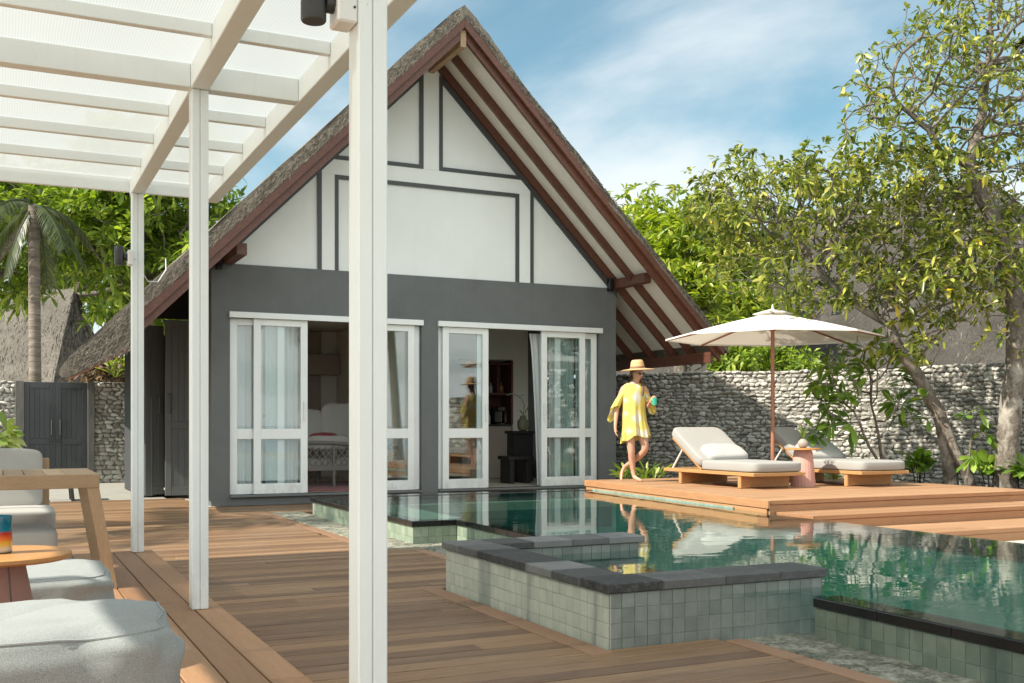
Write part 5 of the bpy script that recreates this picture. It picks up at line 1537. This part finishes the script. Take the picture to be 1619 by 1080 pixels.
def shoot_dirs(NA, Pn, ids):
    d = NA[ids] - NA[Pn[ids]]; d /= (np.linalg.norm(d, axis=1)[:, None] + 1e-9)
    d[:, 2] += .25; d += npr.normal(size=d.shape) * .2
    return d / np.linalg.norm(d, axis=1)[:, None]

def blob_points(blobs, n):
    """points filling ellipsoids (centre, (rx along view right, ry depth, rz)), denser near the outside"""
    vol = np.array([b[1][0] * b[1][1] * b[1][2] * (b[2] if len(b) > 2 else 1) for b in blobs]); cs = np.cumsum(vol) / vol.sum()
    out = []
    for q in npr.random(n):
        b = blobs[int(np.searchsorted(cs, q))]
        v = npr.normal(size=3); v /= np.linalg.norm(v); v *= npr.random() ** (1 / 3.4)
        x, y, z = v * np.array(b[1])
        out.append((b[0][0] + CS * x + SN * y, b[0][1] - SN * x + CS * y, b[0][2] + z))
    return np.array(out)

def tree(name, label, cat, trunk, blobs, natt, mat, L, W, per, step=.28, di=2.2, dk=.4, r_tip=.007, r_base=.16, seed=1, detail=1, group=None, bark=None, extra_nodes=.25, droop=.25, iters=90, up=.03, trunks2=(), spread=1.0, fill=0, rmin=0.0, sides=7):
    t = thing(name, label, cat, tuple(trunk[0]), 0, group)
    nodes = [np.array(trunk[0])]; par = [-1]
    def addpath(path, p0):
        last = p0
        for a, c in zip(path, path[1:]):
            a = np.array(a, float); c = np.array(c, float); k = max(1, int(np.linalg.norm(c - a) / step))
            for q in range(1, k + 1):
                w_ = npr.normal(size=3) * .012 if q < k else 0
                nodes.append(a + (c - a) * q / k + w_); par.append(last); last = len(nodes) - 1
        return last
    addpath(trunk, 0)
    stems = []
    for path in trunks2:
        k0 = len(nodes)
        d = [np.linalg.norm(x - np.array(path[0])) for x in nodes]; addpath([nodes[int(np.argmin(d))]] + list(path[1:]), int(np.argmin(d)))
        if path[-1][2] < path[0][2] - .5: stems += list(range(k0, len(nodes)))
    A = blob_points(blobs, natt)
    A = np.array(A)
    NA, Pn = colonize(nodes, par, A, step, di, dk, iters, up, .22, seed)
    ch, tips, cnt, rad = limbs(NA, Pn, r_tip, r_base)
    for k in stems: rad[k] = r_base * .72
    zz = [q[2] for q in nodes]; zr = max(zz) - min(zz) + .01
    for i in range(len(nodes)): rad[i] *= 1.08 - .42 * (nodes[i][2] - min(zz)) / zr
    mb = MB(); branch_mesh(mb, NA, Pn, ch, cnt, rad, sides, rmin)
    mb.build('trunk', bark or BARK, t, True, 70)
    n0 = len(nodes)
    tips = np.array([i for i in tips if i >= n0])
    thin = np.array([i for i in range(n0, len(NA)) if cnt[i] <= 3 and ch[i] and npr.random() < extra_nodes], dtype=int)
    ids = np.concatenate([tips, thin]) if len(thin) else tips
    C = NA[ids]; D = shoot_dirs(NA, Pn, ids)
    if fill:                                           # more twigs than branches are drawn: leaf tufts near the shoots
        k = npr.integers(0, len(ids), fill); o = npr.normal(size=(fill, 3)) * step * .75
        C = np.vstack([C, C[k] + o]); dd = D[k] + npr.normal(size=(fill, 3)) * .5; D = np.vstack([D, dd / np.linalg.norm(dd, axis=1)[:, None]])
    P, Dd, LL, WW = rosettes(C, D, per, L, W, spread)
    leaf_mesh('crown', P, Dd, LL, WW, mat, t, detail, droop)
    return t

V3 = lambda p: (p.x, p.y, p.z)
def blob(u, v, d, wu, hv, dep, wt=1.0):
    """ellipsoid around a pixel at distance d; half width and height given in pixels of the photograph"""
    return (V3(at(u, v, d)), (wu / 1679 * d, dep, hv / 1679 * d), wt)
# the big sparse tree at the right edge of the sun deck
T1 = [V3(at(1588, 800, 14.2)), V3(at(1592, 690, 14.2)), V3(at(1604, 600, 14.2)), V3(at(1606, 500, 14.2)), V3(at(1590, 420, 14.2)), V3(at(1570, 345, 14.2)), V3(at(1540, 285, 14.1)), V3(at(1530, 258, 14.1))]
tree('sea_lettuce_tree', 'tall sparse tree with pale trunk and wiry twigs against the sky at the right edge', 'tree', T1,
     [blob(1490, 130, 13.9, 130, 110, 1.5), blob(1400, 190, 13.8, 80, 80, 1.0), blob(1600, 90, 14.3, 130, 170, 1.8), blob(1560, 270, 14.3, 120, 80, 1.6, .7), blob(1700, 230, 14.4, 110, 150, 1.6, .6), blob(1640, 420, 14.0, 60, 90, .9, .5), blob(1540, 420, 13.8, 70, 60, .8, .6), blob(1560, 520, 13.8, 50, 50, .6, .4), blob(1350, 120, 13.8, 25, 40, .5, 1.5), blob(1500, 40, 13.9, 90, 60, 1.0)],
     3000, LEAF_R, .11, .046, 7, .15, 2.2, .19, .006, .15, 3, 1, None, None, .2, .3, 130, .06, fill=250,
     trunks2=[[V3(at(1530, 258, 14.1)), V3(at(1492, 250, 14.0)), V3(at(1470, 205, 13.9)), V3(at(1415, 155, 13.8))], [V3(at(1530, 258, 14.1)), V3(at(1552, 190, 14.3)), V3(at(1560, 120, 14.4))], [V3(at(1604, 600, 14.2)), V3(at(1616, 470, 14.4)), V3(at(1640, 330, 14.5))]])
# leaning double trunk tree in the middle
T2 = [V3(at(1506, 790, 14.6)), V3(at(1497, 710, 14.6)), V3(at(1484, 650, 14.6)), V3(at(1450, 592, 14.6)), V3(at(1418, 545, 14.6)), V3(at(1404, 510, 14.6)), V3(at(1396, 470, 14.7))]
tree('sea_lettuce_tree', 'leaning mottled tree with forked base and yellowing leaves behind the second lounger', 'tree', T2,
     [blob(1250, 320, 14.8, 130, 70, 1.8), blob(1160, 320, 15.2, 75, 70, 1.2, 1.0), blob(1400, 310, 14.7, 110, 80, 1.6), blob(1330, 430, 14.6, 150, 60, 1.3), blob(1460, 440, 14.4, 120, 80, 1.3), blob(1440, 540, 14.3, 70, 40, .7, .8), blob(1180, 420, 15.2, 60, 50, .9, .5), blob(1550, 400, 14.8, 90, 70, 1.2, .9), blob(1500, 280, 14.8, 80, 50, 1.0, .7)],
     3600, LEAF_R, .125, .05, 7, .16, 2.6, .2, .006, .1, 5, 1, None, None, .2, .35, 140, .03,
     trunks2=[[V3(at(1484, 650, 14.6)), V3(at(1506, 705, 14.5)), V3(at(1545, 790, 14.5))], [V3(at(1404, 510, 14.6)), V3(at(1330, 470, 14.7)), V3(at(1275, 400, 14.8))]], fill=1300)
# sprouts on the leaning trunk
tree('sapling', 'young shoots with rounded bright leaves sprouting in front of the leaning trunk', 'plant', [V3(at(1530, 775, 14.35)), V3(at(1535, 700, 14.3)), V3(at(1540, 650, 14.3))],
     [blob(1535, 650, 14.2, 30, 25, .3), blob(1535, 720, 14.1, 35, 22, .3), blob(1465, 640, 14.3, 20, 30, .25), blob(1560, 690, 14.3, 20, 30, .3)], 45, LEAF_S, .17, .085, 6, .12, 1.5, .2, .006, .02, 8, 1, None, None, .1)
# shrub with glossy leaves
tree('glossy_shrub', 'green shrub with long glossy leaves before the stone wall right of the umbrella pole', 'shrub', [V3(at(1398, 760, 14.9)), V3(at(1390, 690, 14.9)), V3(at(1378, 640, 14.9))],
     [blob(1330, 620, 14.8, 55, 45, .5), blob(1310, 680, 14.7, 35, 30, .4), blob(1385, 570, 14.9, 50, 35, .5), blob(1340, 580, 14.8, 40, 40, .4), blob(1420, 620, 15, 35, 50, .4, .5), blob(1350, 665, 14.7, 20, 40, .3)], 330, LEAF_S, .23, .075, 9, .16, 1.8, .22, .008, .03, 9, 1, None, None, .2, .2, trunks2=[[V3(at(1398, 760, 14.9)), V3(at(1385, 722, 14.8)), V3(at(1350, 650, 14.8))]])
# dense trees behind the roof
tree('dense_tree', 'dense yellow green tree rising behind the right slope of the thatched roof', 'tree', [V3(at(1075, 760, 25)), V3(at(1075, 560, 25)), V3(at(1080, 480, 25))],
     [blob(1060, 390, 25, 70, 55, 1.8), blob(1130, 420, 25, 60, 75, 1.8), blob(1010, 360, 26, 35, 35, 1.2), blob(1090, 470, 24, 70, 50, 1.5), blob(1160, 480, 24, 50, 50, 1.3)], 900, LEAF_B, .25, .085, 8, .4, 4, .5, .012, .2, 12, 0, 'background trees', None, .3, .25, fill=1500)
tree('hedge_bush', 'low dark green bush showing over the stone wall below the umbrella', 'bush', [V3(at(1210, 760, 20.5)), V3(at(1210, 620, 20.5))],
     [blob(1190, 570, 20.5, 60, 26, .8), blob(1250, 575, 20.3, 45, 18, .7), blob(1150, 560, 20.6, 30, 22, .7)], 260, LEAF_D, .17, .07, 7, .22, 2.5, .3, .008, .05, 14, 0, None, None, .3, fill=500)
# left side
tree('broad_leaf_tree', 'leafy bright green tree above the left slope of the thatched roof', 'tree', [V3(at(215, 790, 28)), V3(at(225, 600, 28)), V3(at(235, 480, 28))],
     [blob(180, 370, 28, 80, 60, 1.8), blob(260, 350, 28, 70, 70, 1.8), blob(110, 400, 28, 35, 25, 1.0, .5), blob(300, 420, 28, 60, 50, 1.4), blob(190, 450, 27.5, 40, 35, .8), blob(325, 345, 28, 45, 40, 1.1), blob(240, 260, 28, 120, 60, 2.0, .5)], 1300, LEAF_D, .34, .1, 9, .4, 4, .45, .012, .24, 16, 1, 'background trees', None, .2, .3, spread=1.1, fill=1300)
tree('shade_tree', 'dark heavy limbed tree behind the palm at the far left', 'tree', [V3(at(-60, 790, 26)), V3(at(-50, 560, 26)), V3(at(-20, 420, 26)), V3(at(45, 345, 26))],
     [blob(30, 320, 26, 60, 25, 1), blob(-80, 300, 26, 100, 90, 2), blob(30, 430, 28, 60, 40, 1.2), blob(100, 310, 29, 60, 40, 1.5)], 650, LEAF_D, .3, .1, 8, .42, 4, .5, .013, .3, 18, 1, 'background trees', None, .2, .3, fill=900)
tree('broad_leaf_tree', 'shadowed green tree filling the gap behind the broad leaf tree, above the far thatched roof', 'tree', [V3(at(80, 790, 33)), V3(at(90, 500, 33))],
     [blob(60, 390, 36, 160, 80, 2.5), blob(220, 440, 36, 120, 80, 2.5), blob(330, 420, 36, 70, 50, 2)], 600, LEAF_D, .4, .14, 8, .6, 5, .8, .016, .3, 19, 0, 'background trees', None, .3, .25, fill=1800)
tree('garden_bush', 'dry reddish bush below the low left eave of the thatched roof', 'bush', [V3(at(160, 700, 24.5)), V3(at(160, 620, 24.5))],
     [blob(172, 585, 24.5, 26, 18, .5)], 110, LEAF_DRY, .2, .08, 7, .25, 2.5, .3, .008, .04, 20, 0, None, None, .3, fill=120)
tree('garden_plant', 'bright green plant with upright fleshy leaves behind the sofa at the left edge', 'plant', [V3(at(5, 760, 10.8)), V3(at(5, 720, 10.8))],
     [blob(8, 690, 10.8, 26, 26, .3), blob(-20, 680, 10.8, 40, 34, .35)], 60, LEAF_V, .2, .085, 9, .12, 1.5, .2, .008, .02, 22, 1, None, None, .2, .2)

def palm(label, base, top, r0, r1, nf, L, seed, lean=.0, elr=(-.5, 1.2), group='coconut palms'):
    rg = random.Random(seed)
    t = thing('palm_tree', label, 'palm', tuple(base), 0, group)
    b0 = Vector(base); t0 = Vector(top); mb = MB(); pts = []; rr = []
    n = 40
    for k in range(n + 1):
        q = b0.lerp(t0, k / n); q.x += lean * math.sin(PI * k / n); pts.append(q); rr.append((r0 + (r1 - r0) * k / n) * (1 + .03 * (k % 2)) * (1.25 if k == 0 else 1))
    mb.tube(pts, rr, 12); mb.build('trunk', PALMBARK, t, True, 70)
    for f_ in range(nf):
        az = 2 * PI * f_ / nf * 1.618 * 3 + rg.uniform(-.2, .2); el = rg.uniform(*elr); LL = L * rg.uniform(.8, 1.1)
        h = Vector((math.cos(az), math.sin(az), 0)); p = Vector(top); d = (h * math.cos(el) + Vector((0, 0, math.sin(el)))).normalized()
        spine = [p.copy()]
        for k in range(16):
            d = (d + Vector((0, 0, -.085))).normalized(); p = p + d * LL / 16; spine.append(p.copy())
        mb = MB(); mb.tube(spine, [.03 * (1 - k / 17) + .004 for k in range(17)], 5); fr_ = mb.build('frond', LEAF_P, t)
        mb = MB()
        for k in range(2, 16):
            for q in range(3):
                c = spine[k].lerp(spine[k + 1], q / 3); dd = (spine[k + 1] - spine[k]).normalized(); sd_ = dd.cross(Vector((0, 0, 1)))
                if sd_.length < .1: sd_ = Vector((1, 0, 0))
                sd_.normalize(); ll = LL * .24 * math.sin(PI * (.12 + .85 * k / 17)) + .08
                for s_ in (-1, 1):
                    e = (sd_ * s_ * .8 + dd * .65 + Vector((0, 0, -.35 - rg.random() * .4))).normalized(); w_ = dd * .022
                    m1 = c + e * ll * .5; m2 = c + e * ll + Vector((0, 0, -.12 * ll))
                    mb.add([c - w_ * .5, m1 - w_, m2, m1 + w_, c + w_ * .5], [(0, 1, 3, 4), (1, 2, 3)])
        adopt(mb.build('leaflets', LEAF_P), fr_)
    return t
palm('grey ringed palm trunk rising behind the grey garden gate', V3(at(57, 760, 23.6)), V3(at(54, 325, 23.6)), .135, .115, 8, 1.9, 3, elr=(-1.2, .3))
palm('palm on the sand to the right, seen mirrored in the glass doors', (12.3, -3.5, -.05), (12.0, -3.7, 5.6), .17, .12, 15, 3.0, 5)
palm('palm leaning over the beach, seen mirrored in the glass doors', (11.2, -8, -.05), (10.5, -8.3, 6.2), .17, .12, 15, 3.0, 7)
palm('palm left of the deck that throws feathery shadows on the boards', (-5.6, 12.6, -.05), (-5.2, 12.5, 6.3), .17, .12, 13, 3.0, 9)
# low plants along the stone wall
def tuft(name, label, u, v, d, n, L, W, mat, spread=.9, hgt=.0, group=None):
    p = at(u, v, d); t = thing(name, label, 'plant', (p.x, p.y, 0), 0, group)
    k = max(1, n // 12); C = np.array([[p.x + npr.normal() * .07, p.y + npr.normal() * .07, max(.05, p.z) + npr.random() * hgt] for _ in range(k)]); D = np.tile([0, 0, 1.0], (k, 1)) + npr.normal(size=(k, 3)) * .25
    D /= np.linalg.norm(D, axis=1)[:, None]
    P, Dd, LL, WW = rosettes(C, D, 12, L, W, spread); leaf_mesh('foliage', P, Dd, LL, WW, mat, t, 1, .3)
    m_ = MB()
    for c in C: m_.tube([(p.x, p.y, -.02), tuple(c)], .008, 5)
    m_.build('stem', DARKW, t)
    return t
tuft('garden_plant', 'low green plant at the deck edge just right of the second lounger', 1455, 745, 14.9, 60, .26, .1, LEAF_S, .9, .2, 'plants along the foot of the wall')
tuft('garden_plant', 'broad leaved low plant between the forked tree and the pale trunk', 1565, 752, 14.4, 60, .26, .12, LEAF_S, .9, .15, 'plants along the foot of the wall')
tuft('garden_plant', 'low plant right of the pale trunk at the right edge', 1617, 760, 14.0, 48, .28, .11, LEAF_S, .9, .2, 'plants along the foot of the wall')
tuft('garden_plant', 'small grassy plant behind the woman in yellow', 988, 752, 16.6, 36, .3, .05, LEAF_D, .9, .05, 'plants along the foot of the wall')
tuft('garden_plant', 'grassy plant at the wall between the woman and the first lounger', 1035, 752, 16.9, 48, .32, .05, LEAF_D, .9, .05, 'plants along the foot of the wall')
tuft('garden_plant', 'pale green plant seen under the second lounger', 1318, 752, 15.6, 36, .26, .06, LEAF_V, .9, .1, 'plants along the foot of the wall')
tuft('garden_plant', 'fern like plant in front of the shaded wall below the left eave', 185, 588, 24, 48, .4, .06, LEAF_B, 1.0, .2, 'plants along the foot of the wall')
# ------------------------------------------------------------------ neighbouring thatched houses
def thatch_house(label, ridge_a, ridge_b, ez, half, hip, wallmat, seed, roofmat):
    """hipped thatched roof on a plain wall; ridge_a, ridge_b are the ridge ends"""
    from mathutils import noise as mn
    A = Vector(ridge_a); Bv = Vector(ridge_b); d = (Bv - A); d.z = 0; Ld = d.length; d.normalize(); n = Vector((d.y, -d.x, 0))
    t = thing('thatched_house', label, 'house', (A.x, A.y, 0))
    mb = MB(); nu, nv = 72, 26
    def fn(a, b):
        # around the roof outline
        per_ = a * 4; k = int(per_) % 4; f = per_ - int(per_)
        e = [(-hip, -half), (Ld + hip, -half), (Ld + hip, half), (-hip, half)]
        p0, p1 = e[k], e[(k + 1) % 4]; s = p0[0] + (p1[0] - p0[0]) * f; q = p0[1] + (p1[1] - p0[1]) * f
        sr = max(0, min(Ld, s)); tt = b
        ss = s + (sr - s) * tt; qq = q * (1 - tt)
        z = ez + (A.z - ez) * (tt ** .92)
        P = A + d * ss + n * -qq; z += .12 * mn.noise(Vector((P.x * .9, P.y * .9, z * .9 + seed))) - (.25 * (1 - b) ** 8)
        return Vector((P.x, P.y, z))
    mb.grid(fn, nu * 2, nv, True)
    r_ = mb.build('roof', roofmat, t, True, 80)
    # loose reeds over the roof
    m = 9000; a = npr.random(m); b = npr.random(m) ** .8 * .97
    VV = np.zeros((m * 3, 3)); F = np.arange(m * 3).reshape(-1, 3)
    for i in range(m):
        p = fn(a[i], b[i]); p2 = fn(a[i], max(0, b[i] - .035)); dn = (p2 - p); 
        out = Vector((npr.normal(), npr.normal(), npr.normal())) * .25
        tip = p + (dn.normalized() + out * .6) * npr.uniform(.1, .3) + Vector((0, 0, .03))
        s = dn.cross(Vector((0, 0, 1))); s = s.normalized() * .012 if s.length > 1e-6 else Vector((.012, 0, 0))
        VV[3 * i] = p - s; VV[3 * i + 1] = p + s; VV[3 * i + 2] = tip
    mesh_np('loose_reed', VV, [(3, F)], THREED2, r_)
    mb = MB()
    for (s0, s1, q0, q1) in ((-hip + .6, Ld + hip - .6, -half + .6, -half + .8), (-hip + .6, Ld + hip - .6, half - .8, half - .6), (-hip + .6, -hip + .8, -half + .8, half - .8), (Ld + hip - .8, Ld + hip - .6, -half + .8, half - .8)):
        cs = [A + d * s + n * -q for s, q in ((s0, q0), (s1, q0), (s1, q1), (s0, q1))]
        mb.add([(c.x, c.y, 0) for c in cs] + [(c.x, c.y, ez + .5) for c in cs], [(0, 1, 5, 4), (1, 2, 6, 5), (2, 3, 7, 6), (3, 0, 4, 7)])
    mb.build('wall', wallmat, t)
    return t
LW = plain('pale_house_wall', (.32, .34, .35), .8)
thatch_house('distant grey thatched house behind the palm and the garden gate', at(-220, 460, 32), at(118, 460, 32), 1.3, 3.2, .55, GREY, 1, THATCHL)
thatch_house('large grey thatched house behind the trees and the coral stone wall', at(1240, 345, 31), at(1560, 345, 26), 1.7, 5.0, 4.0, LW, 2, THATCHB)
